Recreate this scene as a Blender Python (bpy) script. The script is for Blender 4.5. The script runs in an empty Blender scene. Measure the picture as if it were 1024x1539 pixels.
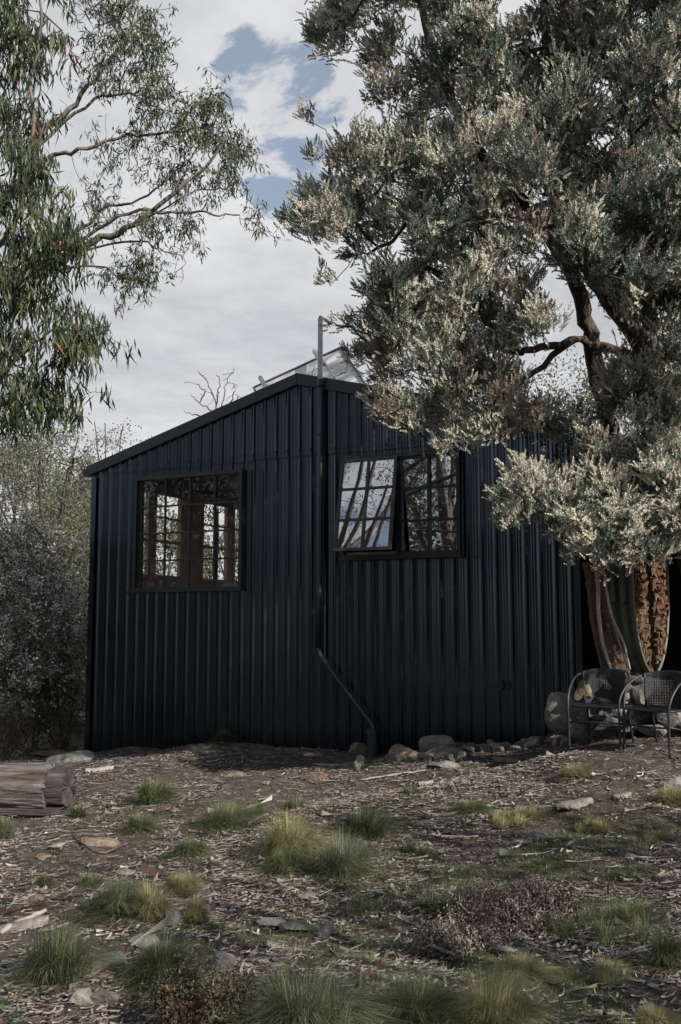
import bpy, bmesh, math, random
import numpy as np
from mathutils import Vector, Matrix
rnd = random.Random(7)
rs = np.random.RandomState(11)
SC = bpy.context.scene
COL = SC.collection
R = math.radians

# ---------------------------------------------------------------- camera model
F = 1490.0
TH = math.atan(.1124)
cT, sT = math.cos(TH), math.sin(TH)
CAM = np.array([0, 0, 1.6])

def ray(px, py):
    a = (px - 512) / F
    b = (769.5 - py) / F
    return np.array([a, cT - b * sT, sT + b * cT])

def at(px, py, Y):
    r = ray(px, py)
    return CAM + r * (Y / r[1])

T2 = np.array([.8947, -.4467]); T2 = T2 / np.hypot(*T2)      # along the front wall, rightwards
N2 = np.array([-T2[1], T2[0]])                              # into the house
P0 = at(487, 900, 13.7)[:2]
HROT = math.atan2(T2[1], T2[0])

def wallp(px, py, d=0.0):
    """photo point -> (t, z) on the plane d metres behind the front wall"""
    r = ray(px, py)
    k = (np.dot(P0, N2) + d - np.dot(CAM[:2], N2)) / np.dot(r[:2], N2)
    p = CAM + r * k
    return float(np.dot(p[:2] - P0, T2)), float(p[2])

def hw(t, d, z=0.0):
    p = P0 + T2 * t + N2 * d
    return np.array([p[0], p[1], z])

# ---------------------------------------------------------------- terrain
CP = np.array([
    (0, 2, 0), (-3, 4, -.06), (3, 4, .08), (0, 5, -.0), (0, 7, -.03), (-3, 8, -.15), (3, 7, .2), (-3.3, 10, -.2), (0, 10, -.1),
    (-1.5, 12, -.12), (1.5, 11, .05), (2.5, 9.4, .39), (3.2, 9.2, .40), (1.5, 9, .12), (-4.1, 15.3, -.4), (-2.8, 14.6, -.24), (-1.5, 14.0, -.04),
    (-.6, 13.6, -.1), (.2, 13.2, -.22), (1.0, 13.0, -.05), (1.5, 12.7, .12), (3.1, 12.0, .38), (4, 11, .45), (5, 8, .5), (3.6, 10.3, .42),
    (-6, 18, -.6), (-9, 24, -1.0), (10, 20, .6), (0, 22, -.6), (0, 40, -1.5), (-15, 10, -.9), (-6, 6, -.3), (-8, 12, -.6), (15, 10, 1.0),
    (0, -6, .1), (-10, -6, -.3), (10, -4, .5), (-12, 30, -1.5), (12, 35, .4), (-30, 60, -3), (30, 60, 0), (0, -40, .5), (60, 0, 2), (-60, 0, -4)], float)
nz_tab = rs.rand(256, 256)

def vnoise(x, y):
    xi = np.floor(x).astype(int); yi = np.floor(y).astype(int)
    fx = x - xi; fy = y - yi
    fx = fx * fx * (3 - 2 * fx); fy = fy * fy * (3 - 2 * fy)
    a = nz_tab[xi % 256, yi % 256]; b = nz_tab[(xi + 1) % 256, yi % 256]
    c = nz_tab[xi % 256, (yi + 1) % 256]; d = nz_tab[(xi + 1) % 256, (yi + 1) % 256]
    return (a * (1 - fx) + b * fx) * (1 - fy) + (c * (1 - fx) + d * fx) * fy - .5

def H(x, y):
    x = np.asarray(x, float); y = np.asarray(y, float)
    d2 = (x[..., None] - CP[:, 0]) ** 2 + (y[..., None] - CP[:, 1]) ** 2 + .25
    w = d2 ** -1.7
    z = (w * CP[:, 2]).sum(-1) / w.sum(-1)
    z = z + vnoise(x * .9 + 31, y * .9 + 7) * .12 + vnoise(x * 2.7, y * 2.7) * .05 + vnoise(x * 8, y * 8 + 3) * .022 + vnoise(x * 21, y * 21) * .009
    return z

def h1(x, y):
    return float(H(np.array([x]), np.array([y]))[0])

def gp(px, py):
    """photo point -> point on the ground"""
    r = ray(px, py)
    k = np.linspace(2.5, 30, 1400)
    P = CAM + r[None] * k[:, None]
    g = P[:, 2] - H(P[:, 0], P[:, 1])
    i = int(np.argmax(g < 0)) if (g < 0).any() else len(k) - 1
    return P[i]

# ---------------------------------------------------------------- object helpers
def tag(o, label=None, cat=None, group=None, kind=None):
    if label: o['label'] = label
    if cat: o['category'] = cat
    if group: o['group'] = group
    if kind: o['kind'] = kind
    return o

def empty(name, loc, rz=0.0):
    o = bpy.data.objects.new(name, None)
    COL.objects.link(o)
    o.location = loc
    o.rotation_euler = (0, 0, rz)
    o.empty_display_size = .1
    return o

def link(name, me, parent=None):
    o = bpy.data.objects.new(name, me)
    COL.objects.link(o)
    if parent: o.parent = parent
    return o

def npmesh(name, V, Q, mats, mi=None, parent=None, smooth=False, nside=4):
    """V (n,3); Q (m,nside) -> one mesh object"""
    V = np.ascontiguousarray(V, np.float32); Q = np.ascontiguousarray(Q, np.int32)
    me = bpy.data.meshes.new(name)
    me.vertices.add(len(V)); me.vertices.foreach_set('co', V.ravel())
    me.loops.add(Q.size); me.loops.foreach_set('vertex_index', Q.ravel())
    me.polygons.add(len(Q)); me.polygons.foreach_set('loop_start', np.arange(len(Q), dtype=np.int32) * nside)
    for m in mats: me.materials.append(m)
    if mi is not None: me.polygons.foreach_set('material_index', np.ascontiguousarray(mi, np.int32))
    me.polygons.foreach_set('use_smooth', np.full(len(Q), smooth))
    me.update(calc_edges=True)
    return link(name, me, parent)

class MB:
    """collects shapes, builds ONE mesh object"""
    def __init__(s): s.v = []; s.f = []
    def add(s, vs, fs):
        n = len(s.v); s.v += [tuple(map(float, v)) for v in vs]; s.f += [tuple(n + i for i in f) for f in fs]; return s
    def box(s, x0, x1, y0, y1, z0, z1):
        return s.add([(x0, y0, z0), (x1, y0, z0), (x1, y1, z0), (x0, y1, z0), (x0, y0, z1), (x1, y0, z1), (x1, y1, z1), (x0, y1, z1)],
                     [(0, 3, 2, 1), (4, 5, 6, 7), (0, 1, 5, 4), (1, 2, 6, 5), (2, 3, 7, 6), (3, 0, 4, 7)])
    def bar(s, a, b, w, h, up=(0, 0, 1)):
        a = Vector(a); b = Vector(b); d = (b - a).normalized(); u = Vector(up)
        x = d.cross(u)
        if x.length < 1e-3: x = d.cross(Vector((1, 0, 0)))
        x.normalize(); y = x.cross(d)
        q = [x * sx * w / 2 + y * sy * h / 2 for sx, sy in ((-1, -1), (1, -1), (1, 1), (-1, 1))]
        return s.add([a + k for k in q] + [b + k for k in q], [(0, 1, 2, 3), (7, 6, 5, 4), (0, 4, 5, 1), (1, 5, 6, 2), (2, 6, 7, 3), (3, 7, 4, 0)])
    def tube(s, pts, r, n=8, closed=False, cap=True):
        pts = [Vector(p) for p in pts]; m = len(pts); rr = r if hasattr(r, '__len__') else [r] * m
        t0 = (pts[1] - pts[0]).normalized(); ref = Vector((0, 0, 1)) if abs(t0.z) < .9 else Vector((1, 0, 0))
        u = t0.cross(ref).normalized(); rings = []
        for i, p in enumerate(pts):
            if closed: t = (pts[(i + 1) % m] - pts[i - 1]).normalized()
            else: t = (pts[min(i + 1, m - 1)] - pts[max(i - 1, 0)]).normalized()
            u = (u - t * u.dot(t)).normalized(); w = t.cross(u)
            rings.append([p + (u * math.cos(2 * math.pi * k / n) + w * math.sin(2 * math.pi * k / n)) * rr[i] for k in range(n)])
        vs = [v for g in rings for v in g]; fs = []
        for i in range(m if closed else m - 1):
            j = (i + 1) % m
            fs += [(i * n + k, i * n + (k + 1) % n, j * n + (k + 1) % n, j * n + k) for k in range(n)]
        if cap and not closed: fs += [tuple(range(n))[::-1], tuple((m - 1) * n + k for k in range(n))]
        return s.add(vs, fs)
    def build(s, name, mat, parent=None, smooth=False, bevel=0):
        me = bpy.data.meshes.new(name); me.from_pydata(s.v, [], s.f)
        for m in (mat if isinstance(mat, (list, tuple)) else [mat]): me.materials.append(m)
        if bevel:
            bm = bmesh.new(); bm.from_mesh(me)
            bmesh.ops.bevel(bm, geom=bm.edges[:] , offset=bevel, segments=2, affect='EDGES', clamp_overlap=True)
            bm.to_mesh(me); bm.free()
        if smooth: me.polygons.foreach_set('use_smooth', [True] * len(me.polygons))
        me.update()
        return link(name, me, parent)

def catmull(pts, n):
    pts = [np.array(p, float) for p in pts]; P = [2 * pts[0] - pts[1]] + pts + [2 * pts[-1] - pts[-2]]; out = []
    for i in range(1, len(P) - 2):
        for k in range(n):
            t = k / n; a, b, c, d = P[i - 1:i + 3]
            out.append(.5 * (2 * b + (c - a) * t + (2 * a - 5 * b + 4 * c - d) * t * t + (3 * b - a - 3 * c + d) * t ** 3))
    out.append(pts[-1]); return out

# ---------------------------------------------------------------- materials
def new_mat(name):
    m = bpy.data.materials.new(name); m.use_nodes = True
    nt = m.node_tree; b = nt.nodes['Principled BSDF']
    return m, nt, b

def ramp(nt, src, stops):
    r = nt.nodes.new('ShaderNodeValToRGB'); e = r.color_ramp.elements
    while len(e) < len(stops): e.new(.5)
    for k, (p, c) in enumerate(stops): e[k].position = p; e[k].color = (*c, 1)
    nt.links.new(src, r.inputs[0]); return r

def noise(nt, scale, detail=5, rough=.6, coord='Object', stretch=None, dist=0):
    tc = nt.nodes.new('ShaderNodeTexCoord'); n = nt.nodes.new('ShaderNodeTexNoise')
    n.inputs['Scale'].default_value = scale; n.inputs['Detail'].default_value = detail; n.inputs['Roughness'].default_value = rough
    n.inputs['Distortion'].default_value = dist
    if stretch:
        mp = nt.nodes.new('ShaderNodeMapping'); mp.inputs['Scale'].default_value = stretch
        nt.links.new(tc.outputs[coord], mp.inputs[0]); nt.links.new(mp.outputs[0], n.inputs[0])
    else: nt.links.new(tc.outputs[coord], n.inputs[0])
    return n

def surf(name, stops, scale=6, rough=.8, bump=.3, bscale=None, stretch=None, detail=6, dist=0, spec=.3, metal=0, bdist=.02, coord='Object'):
    m, nt, b = new_mat(name)
    n = noise(nt, scale, detail, .62, coord, stretch, dist)
    r = ramp(nt, n.outputs[0], stops)
    nt.links.new(r.outputs[0], b.inputs['Base Color'])
    b.inputs['Roughness'].default_value = rough; b.inputs['Specular IOR Level'].default_value = spec; b.inputs['Metallic'].default_value = metal
    if bump:
        n2 = noise(nt, bscale or scale * 3, 8, .65, coord, stretch, dist)
        bp = nt.nodes.new('ShaderNodeBump'); bp.inputs['Strength'].default_value = bump; bp.inputs['Distance'].default_value = bdist
        nt.links.new(n2.outputs[0], bp.inputs['Height']); nt.links.new(bp.outputs[0], b.inputs['Normal'])
    return m

def leafmat(name, col, var=.35, trans=.3, rough=.55, spec=.35):
    m, nt, b = new_mat(name)
    n = noise(nt, 3.1, 3)
    c0 = tuple(x * (1 - var) for x in col); c1 = tuple(min(1, x * (1 + var)) for x in col)
    r = ramp(nt, n.outputs[0], [(.35, c0), (.65, c1)])
    nt.links.new(r.outputs[0], b.inputs['Base Color']); b.inputs['Roughness'].default_value = rough; b.inputs['Specular IOR Level'].default_value = spec
    if trans:
        tr = nt.nodes.new('ShaderNodeBsdfTranslucent'); nt.links.new(r.outputs[0], tr.inputs[0])
        mx = nt.nodes.new('ShaderNodeMixShader'); mx.inputs[0].default_value = trans
        out = nt.nodes['Material Output']
        nt.links.new(b.outputs[0], mx.inputs[1]); nt.links.new(tr.outputs[0], mx.inputs[2]); nt.links.new(mx.outputs[0], out.inputs[0])
    return m

def glass(name, refl, tint=(.9, .93, .95), fm=.5):
    m, nt, b = new_mat(name); nt.nodes.remove(b)
    t = nt.nodes.new('ShaderNodeBsdfTransparent'); t.inputs[0].default_value = (*tint, 1)
    g = nt.nodes.new('ShaderNodeBsdfGlossy'); g.inputs['Roughness'].default_value = .004; g.inputs[0].default_value = (.95, .97, 1, 1)
    n = noise(nt, 1.3, 2); bp = nt.nodes.new('ShaderNodeBump'); bp.inputs['Strength'].default_value = .04; bp.inputs['Distance'].default_value = .02
    nt.links.new(n.outputs[0], bp.inputs['Height']); nt.links.new(bp.outputs[0], g.inputs['Normal'])
    lw = nt.nodes.new('ShaderNodeLayerWeight'); lw.inputs[0].default_value = .35
    ad = nt.nodes.new('ShaderNodeMath'); ad.operation = 'ADD'; ad.inputs[1].default_value = refl; ad.use_clamp = True
    mu = nt.nodes.new('ShaderNodeMath'); mu.operation = 'MULTIPLY'; mu.inputs[1].default_value = fm
    nt.links.new(lw.outputs['Fresnel'], mu.inputs[0]); nt.links.new(mu.outputs[0], ad.inputs[0])
    mx = nt.nodes.new('ShaderNodeMixShader'); nt.links.new(ad.outputs[0], mx.inputs[0])
    nt.links.new(t.outputs[0], mx.inputs[1]); nt.links.new(g.outputs[0], mx.inputs[2]); nt.links.new(mx.outputs[0], nt.nodes['Material Output'].inputs[0])
    return m

def clad_mat():
    m, nt, b = new_mat('black_painted_steel')
    n = noise(nt, 1.2, 6, .6, stretch=(5, 5, .5)); r = ramp(nt, n.outputs[0], [(.3, (.0014, .0021, .0038)), (.7, (.0036, .0050, .0086))])
    # sparse chips and spots of dust
    n3 = noise(nt, 34, 2, .5); r3 = ramp(nt, n3.outputs[0], [(.775, (0, 0, 0)), (.80, (1, 1, 1))])
    mx = nt.nodes.new('ShaderNodeMix'); mx.data_type = 'RGBA'; nt.links.new(r3.outputs[0], mx.inputs['Factor'])
    nt.links.new(r.outputs[0], mx.inputs['A']); mx.inputs['B'].default_value = (.10, .11, .12, 1)
    nt.links.new(mx.outputs['Result'], b.inputs['Base Color'])
    n2 = noise(nt, 2.6, 5, .7, stretch=(4, 4, .7)); rr = nt.nodes.new('ShaderNodeMapRange'); rr.inputs['To Min'].default_value = .15; rr.inputs['To Max'].default_value = .30
    nt.links.new(n2.outputs[0], rr.inputs[0]); nt.links.new(rr.outputs[0], b.inputs['Roughness'])
    n4 = noise(nt, 2.2, 4, .6, stretch=(1, 1, .35)); bp = nt.nodes.new('ShaderNodeBump'); bp.inputs['Strength'].default_value = .35; bp.inputs['Distance'].default_value = .012
    nt.links.new(n4.outputs[0], bp.inputs['Height']); nt.links.new(bp.outputs[0], b.inputs['Normal'])
    b.inputs['Specular IOR Level'].default_value = .95; b.inputs['Specular Tint'].default_value = (.66, .82, 1, 1)
    return m

M = {}
M['clad'] = clad_mat()
M['trim'] = surf('black_trim', [(.3, (.016, .02, .026)), (.7, (.024, .03, .038))], 5, .42, .12, 20, spec=.5)
M['frame'] = surf('dark_window_frame', [(.3, (.014, .017, .02)), (.7, (.024, .028, .034))], 9, .4, .1, spec=.5)
M['pipe'] = surf('black_pipe', [(.3, (.012, .016, .022)), (.7, (.022, .028, .036))], 6, .42, .06, spec=.6)
M['galv'] = surf('galvanised_steel', [(.3, (.30, .31, .32)), (.7, (.46, .47, .48))], 14, .5, .1, spec=.5, metal=.5)
M['white'] = surf('white_panel_back', [(.3, (.52, .53, .54)), (.7, (.62, .63, .64))], 2, .6, .05)
M['timber'] = surf('brown_timber', [(.3, (.27, .165, .12)), (.5, (.37, .24, .18)), (.75, (.46, .32, .25))], 5, .45, .2, stretch=(6, 6, .6))
M['inner'] = surf('inner_wall', [(.3, (.36, .24, .18)), (.7, (.50, .35, .27))], 4, .6, .1)
M['sofa'] = surf('grey_fabric', [(.3, (.28, .27, .27)), (.7, (.38, .37, .36))], 30, .95, .3)
M['brownfab'] = surf('dark_brown_fur', [(.3, (.03, .018, .013)), (.7, (.09, .05, .035))], 12, .95, .4)
M['dark'] = surf('shade_dark_boards', [(.3, (.008, .008, .009)), (.7, (.02, .02, .022))], 4, .85, .3)  # near-black: the shelter's deep shade is put into the board colour
M['roofm'] = surf('roof_steel', [(.3, (.05, .055, .06)), (.7, (.09, .095, .1))], 3, .5, .1, metal=.2)
M['tank'] = surf('green_tank_steel', [(.3, (.045, .062, .052)), (.5, (.075, .098, .082)), (.75, (.12, .145, .125))], 3, .55, .15, stretch=(1, 1, 1), spec=.4)
M['rim'] = surf('tank_rim', [(.3, (.10, .10, .09)), (.7, (.2, .2, .18))], 20, .5, .1)
M['wood_end'] = surf('split_firewood', [(.3, (.035, .022, .015)), (.5, (.10, .062, .04)), (.75, (.22, .145, .095))], 9, .85, .5, 30, stretch=(1, 1, .3))
M['wood_end2'] = surf('split_firewood_dark', [(.3, (.05, .022, .014)), (.7, (.15, .07, .04))], 9, .85, .5, 30, stretch=(1, 1, .3))
M['log'] = surf('weathered_log', [(.30, (.03, .022, .018)), (.38, (.07, .055, .048)), (.44, (.14, .105, .088)), (.5, (.17, .155, .15)), (.72, (.29, .285, .30))], 2.2, .85, .9, 14, stretch=(.9, 6, 9), dist=.9, bdist=.04)
M['bark'] = surf('rough_bark', [(.3, (.035, .026, .021)), (.5, (.085, .062, .05)), (.75, (.16, .125, .105))], 7, .92, 1.0, 14, stretch=(3, 3, .7), dist=.8, bdist=.04)
M['barkred'] = surf('flaky_red_bark', [(.35, (.028, .016, .013)), (.5, (.085, .05, .038)), (.65, (.17, .12, .095))], 14, .9, 1.0, 24, stretch=(2, 2, .8), dist=1.5, bdist=.03)
M['peel'] = surf('grey_peeling_bark', [(.3, (.2, .17, .155)), (.7, (.42, .38, .35))], 8, .85, .5, stretch=(2, 2, .4))
M['bark2'] = surf('weathered_bark_sheet', [(.3, (.10, .085, .075)), (.5, (.19, .165, .15)), (.75, (.30, .275, .26))], 12, .9, .8, 30, stretch=(1, 4, 1), bdist=.01)
M['gumbark'] = surf('smooth_gum_bark', [(.3, (.07, .06, .055)), (.5, (.125, .108, .10)), (.75, (.20, .18, .17))], 5, .75, .4, stretch=(2, 2, .6))
M['twig'] = surf('thin_twig', [(.3, (.07, .045, .035)), (.7, (.16, .11, .09))], 9, .85, 0)
M['deadtwig'] = surf('bleached_twig', [(.3, (.05, .04, .04)), (.7, (.10, .08, .08))], 9, .85, 0)
M['chair'] = surf('black_chair_tube', [(.3, (.008, .010, .014)), (.7, (.014, .017, .022))], 9, .5, .05, spec=.5)
M['weave'] = surf('black_woven_strand', [(.3, (.006, .008, .012)), (.7, (.012, .015, .02))], 40, .55, .3, spec=.4)
ROCKC = {
    'grey': [(.3, (.10, .095, .09)), (.5, (.19, .18, .17)), (.75, (.29, .275, .26))],
    'pale': [(.3, (.13, .12, .11)), (.5, (.22, .205, .19)), (.75, (.33, .31, .285))],
    'tan': [(.3, (.08, .06, .045)), (.5, (.175, .135, .10)), (.75, (.28, .23, .18))],
    'dark': [(.3, (.05, .05, .048)), (.5, (.10, .098, .095)), (.75, (.17, .165, .16))],
    'moss': [(.3, (.07, .075, .06)), (.5, (.14, .145, .12)), (.75, (.24, .235, .205))]}
for k, v in ROCKC.items():
    M['rock_' + k] = surf(k + '_stone', v, 13, .92, 1.0, 26, bdist=.03, detail=9)

def ground_mat():
    m, nt, b = new_mat('leaf_strewn_soil')
    n1 = noise(nt, .55, 6, .6); n2 = noise(nt, 9, 9, .75, dist=.6); n3 = noise(nt, 55, 4, .7)
    base = ramp(nt, n2.outputs[0], [(.32, (.035, .029, .026)), (.46, (.082, .070, .063)), (.58, (.145, .128, .117)), (.75, (.25, .225, .21))])
    green = ramp(nt, n2.outputs[0], [(.35, (.025, .03, .017)), (.6, (.085, .085, .055)), (.8, (.15, .145, .10))])
    f = ramp(nt, n1.outputs[0], [(.50, (0, 0, 0)), (.66, (.65, .65, .65))])
    mx = nt.nodes.new('ShaderNodeMix'); mx.data_type = 'RGBA'
    nt.links.new(f.outputs[0], mx.inputs['Factor']); nt.links.new(base.outputs[0], mx.inputs['A']); nt.links.new(green.outputs[0], mx.inputs['B'])
    fine = ramp(nt, n3.outputs[0], [(.35, (.5, .5, .5)), (.65, (1.25, 1.2, 1.15))])
    mm = nt.nodes.new('ShaderNodeMix'); mm.data_type = 'RGBA'; mm.blend_type = 'MULTIPLY'; mm.inputs['Factor'].default_value = 1
    nt.links.new(mx.outputs['Result'], mm.inputs['A']); nt.links.new(fine.outputs[0], mm.inputs['B'])
    nt.links.new(mm.outputs['Result'], b.inputs['Base Color'])
    b.inputs['Roughness'].default_value = .95; b.inputs['Specular IOR Level'].default_value = .15
    bp = nt.nodes.new('ShaderNodeBump'); bp.inputs['Strength'].default_value = .9; bp.inputs['Distance'].default_value = .03
    ad = nt.nodes.new('ShaderNodeMath'); ad.operation = 'ADD'; nt.links.new(n2.outputs[0], ad.inputs[0]); nt.links.new(n3.outputs[0], ad.inputs[1])
    nt.links.new(ad.outputs[0], bp.inputs['Height']); nt.links.new(bp.outputs[0], b.inputs['Normal'])
    return m
M['ground'] = ground_mat()

# ---------------------------------------------------------------- ground
def axis(lo, hi, c0, c1, step):
    mid = np.arange(c0, c1 + 1e-6, step)
    def out(a, b):
        r = []; s = step; x = a
        while abs(x - a) < abs(b - a):
            s *= 1.22; x += s * (1 if b > a else -1); r.append(x)
        return r
    return np.array(out(c0, lo)[::-1] + list(mid) + out(c1, hi))
gx = axis(-260, 260, -6.5, 6.5, .055); gy = axis(-200, 320, 2.0, 16.5, .06)
X, Y = np.meshgrid(gx, gy)
Z = H(X.ravel(), Y.ravel())
nx, ny = len(gx), len(gy)
idx = np.arange(nx * ny).reshape(ny, nx)
Q = np.stack([idx[:-1, :-1], idx[:-1, 1:], idx[1:, 1:], idx[1:, :-1]], -1).reshape(-1, 4)
g = npmesh('ground', np.stack([X.ravel(), Y.ravel(), Z], 1), Q, [M['ground']], smooth=True)
tag(g, kind='structure')

# ---------------------------------------------------------------- the house
WL = (-3.22, -1.33, 2.11, 3.80)     # left window opening  t0,t1,z0,z1
WR = (.31, 1.99, 2.50, 3.84)        # right window opening
TL, TR = -4.08, 3.52
PK = (-.4, 5.02)
DEP = 6.6
def roofz(t): return PK[1] + (t - PK[0]) * (.284 if t < PK[0] else -.262)
house = empty('cabin', (P0[0], P0[1], 0), HROT)
tag(house, 'black corrugated metal cabin with skewed gable roof and two paned windows', 'cabin')

PITCH = .19
def profile(t0, t1, ph=0.0):
    """break points of the ribbed sheet: (t, outward offset)"""
    pts = []; k = math.floor((t0 - ph) / PITCH) - 1
    while ph + k * PITCH < t1 + PITCH:
        c = ph + k * PITCH
        pts += [(c - .044, 0), (c - .008, .0195), (c + .014, .0195), (c + .032, 0), (c + .074, 0), (c + .083, .004), (c + .089, .004), (c + .098, 0), (c + .108, 0), (c + .117, .004), (c + .123, .004), (c + .132, 0)]
        k += 1
    return pts
def pz(pts, t):
    for (a, za), (b, zb) in zip(pts, pts[1:]):
        if a <= t <= b: return za + (zb - za) * (t - a) / max(b - a, 1e-9)
    return 0
def clad(mb, t0, t1, zb, zt, off, holes=(), ph=0.0, cuts=()):
    pts = profile(t0, t1, ph)
    ts = sorted(set([t0, t1] + [p[0] for p in pts if t0 < p[0] < t1] + [c for hh in holes for c in hh[:2] if t0 < c < t1] + [c for c in cuts if t0 < c < t1]))
    for a, b in zip(ts, ts[1:]):
        if b - a < 1e-5: continue
        ya, yb = -(pz(pts, a) + off), -(pz(pts, b) + off); m = (a + b) / 2
        spans = [(zb, None)]
        hs = sorted([hh for hh in holes if hh[0] <= m <= hh[1]], key=lambda q: q[2])
        lo = [(zb(a), zb(b))]; segs = []
        cur = (zb(a), zb(b))
        for hh in hs:
            segs.append((cur, (hh[2], hh[2]))); cur = (hh[3], hh[3])
        segs.append((cur, (zt(a), zt(b))))
        for (l0, l1), (u0, u1) in segs:
            if min(u0 - l0, u1 - l1) <= 0: continue
            mb.add([(a, ya, l0), (b, yb, l1), (b, yb, u1), (a, ya, u0)], [(0, 1, 2, 3)])
            if off > .01 and l0 > 3.5: mb.add([(a, ya, l0), (b, yb, l1), (b, yb + off - .002, l1), (a, ya + off - .002, l0)], [(3, 2, 1, 0)])
def const(v): return lambda t: v
holes = [WL, WR]
mb = MB()
clad(mb, TL, -2.98, const(-.75), const(1.41), .000, ph=.02)
clad(mb, TL, -2.98, const(1.385), const(3.96), .004, holes, ph=.02)
clad(mb, -2.98, 1.55, const(-.75), const(.62), .000, ph=.0)
clad(mb, -2.98, 1.55, const(.60), const(3.96), .0045, holes, ph=.0)
clad(mb, 1.55, TR, const(.56), const(3.97), .007, holes, ph=.0)
clad(mb, 1.55, TR, const(-.3), const(.59), .002, ph=.0)
mb.build('wall_cladding', M['clad'], house)
mb = MB()
clad(mb, TL, -1.17, const(3.93), lambda t: roofz(t) - .02, .019, [], ph=.02, cuts=(PK[0],))
clad(mb, -1.17, .12, const(3.95), lambda t: roofz(t) - .02, .022, [], ph=.0, cuts=(PK[0],))
clad(mb, .12, TR, const(3.945), lambda t: roofz(t) - .02, .020, [], ph=.0)
mb.build('gable_cladding', M['clad'], house)
# screws along the seam
sme = None
k = -21
while k < 19:
    t = k * PITCH
    if TL + .1 < t < TR:
        z = 4.03 + rnd.uniform(-.01, .01)
        if sme is None: sm_ = MB().tube([(0, -.052, 0), (0, -.066, 0)], .010, 7).build('screw', M['trim'], house); sme = sm_.data; sm_.location = (t, 0, z)
        else: sm_ = link('screw', sme, house); sm_.location = (t, 0, z)
    k += 1
# side and back walls (boarded inside, ribbed steel outside), openings in the left side wall
mb = MB()
ks = [(.35, 1.34), (1.50, 2.26), (2.92, 3.76), (3.98, 5.4)]
ZS, ZH = 2.36, 3.86
def lwall(m, d0, d1, z0, z1): m.box(TL, TL + .05, d0, d1, z0, z1)
cur = .02
for a, b in ks:
    lwall(mb, cur, a, -.8, 3.95); lwall(mb, a, b, -.8, ZS); lwall(mb, a, b, ZH, 3.95); cur = b
lwall(mb, cur, DEP, -.8, 3.95)
mb.build('side_wall', M['inner'], house)
mb = MB(); mb.box(TR - .1, TR, .02, DEP, -.3, roofz(TR) - .06); mb.build('side_wall', M['clad'], house)
mb = MB()
bo = [(-3.85, -2.35), (-2.2, -.65)]  # unseen openings, enlarged to let more daylight into the left room
cur = TL + .05
for a, b in bo:
    mb.box(cur, a, DEP - .1, DEP, -.8, 3.95); mb.box(a, b, DEP - .1, DEP, -.8, 2.4); mb.box(a, b, DEP - .1, DEP, 3.8, 3.95); cur = b
mb.box(cur, TR - .1, DEP - .1, DEP, -.8, 3.95)
mb.add([(TL, DEP, 3.95), (TR, DEP, 3.95), (TR, DEP, roofz(TR) - .05), (PK[0], DEP, PK[1] - .05), (TL, DEP, roofz(TL) - .05)], [(0, 1, 2, 3, 4)])
mb.build('back_wall', M['inner'], house)
mb = MB(); mb.box(TL + .12, TR - .12, .12, DEP - .12, 1.32, 1.42); mb.build('room_floor', M['timber'], house)
# partition so the right room is dark
mb = MB(); mb.box(-.55, -.45, .1, DEP - .12, 1.43, 4.9); mb.build('partition_wall', M['inner'], house)
# lining behind the cladding
mb = MB()
for (a, b, z0, z1) in ((TL + .12, WL[0] - .02, 1.4, 4.0), (WL[0] - .02, WL[1] + .02, 1.4, WL[2] - .03), (WL[0] - .02, WL[1] + .02, WL[3] + .02, 4.0), (WL[1] + .02, WR[0] - .02, 1.4, 4.0),
                       (WR[0] - .02, WR[1] + .02, 1.4, WR[2] - .03), (WR[0] - .02, WR[1] + .02, WR[3] + .02, 4.0), (WR[1] + .02, TR - .12, 1.4, 4.0)):
    mb.box(a, b, .03, .10, z0, z1)
mb.build('wall_lining', M['inner'], house)
# timber window joinery in the left side wall
mb = MB()
for a, b in ks:
    for q in (a - .03, b - .03): mb.box(TL - .012, TL + .062, q, q + .06, ZS, ZH)
    mb.box(TL - .02, TL + .09, a + .03, b - .03, ZS, ZS + .06); mb.box(TL - .01, TL + .06, a + .03, b - .03, ZH - .05, ZH)
    mb.box(TL + .0, TL + .045, a + .03, b - .03, 2.98, 3.03); mb.box(TL + .005, TL + .04, a + .03, b - .03, 3.40, 3.43)
mb.build('timber_joinery', M['timber'], house)
MB().box(-1.62, -1.44, 2.6, 2.75, 1.43, 4.6).build('timber_post', M['timber'], house); MB().box(-2.4, -2.3, 4.2, 4.32, 1.43, 4.4).build('timber_post', M['timber'], house)
# roof
mb = MB()
e = .16; th = .05
for (ta, tb) in ((TL - .14, PK[0]), (PK[0], TR + .16)):
    za, zb_ = roofz(ta), roofz(tb)
    mb.add([(ta, -.02, za), (tb, -.02, zb_), (tb, DEP + .2, zb_), (ta, DEP + .2, za), (ta, -.02, za + th), (tb, -.02, zb_ + th), (tb, DEP + .2, zb_ + th), (ta, DEP + .2, za + th)],
           [(0, 3, 2, 1), (4, 5, 6, 7), (0, 1, 5, 4), (1, 2, 6, 5), (2, 3, 7, 6), (3, 0, 4, 7)])
rf = mb.build('roof', M['roofm'], house)
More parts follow.
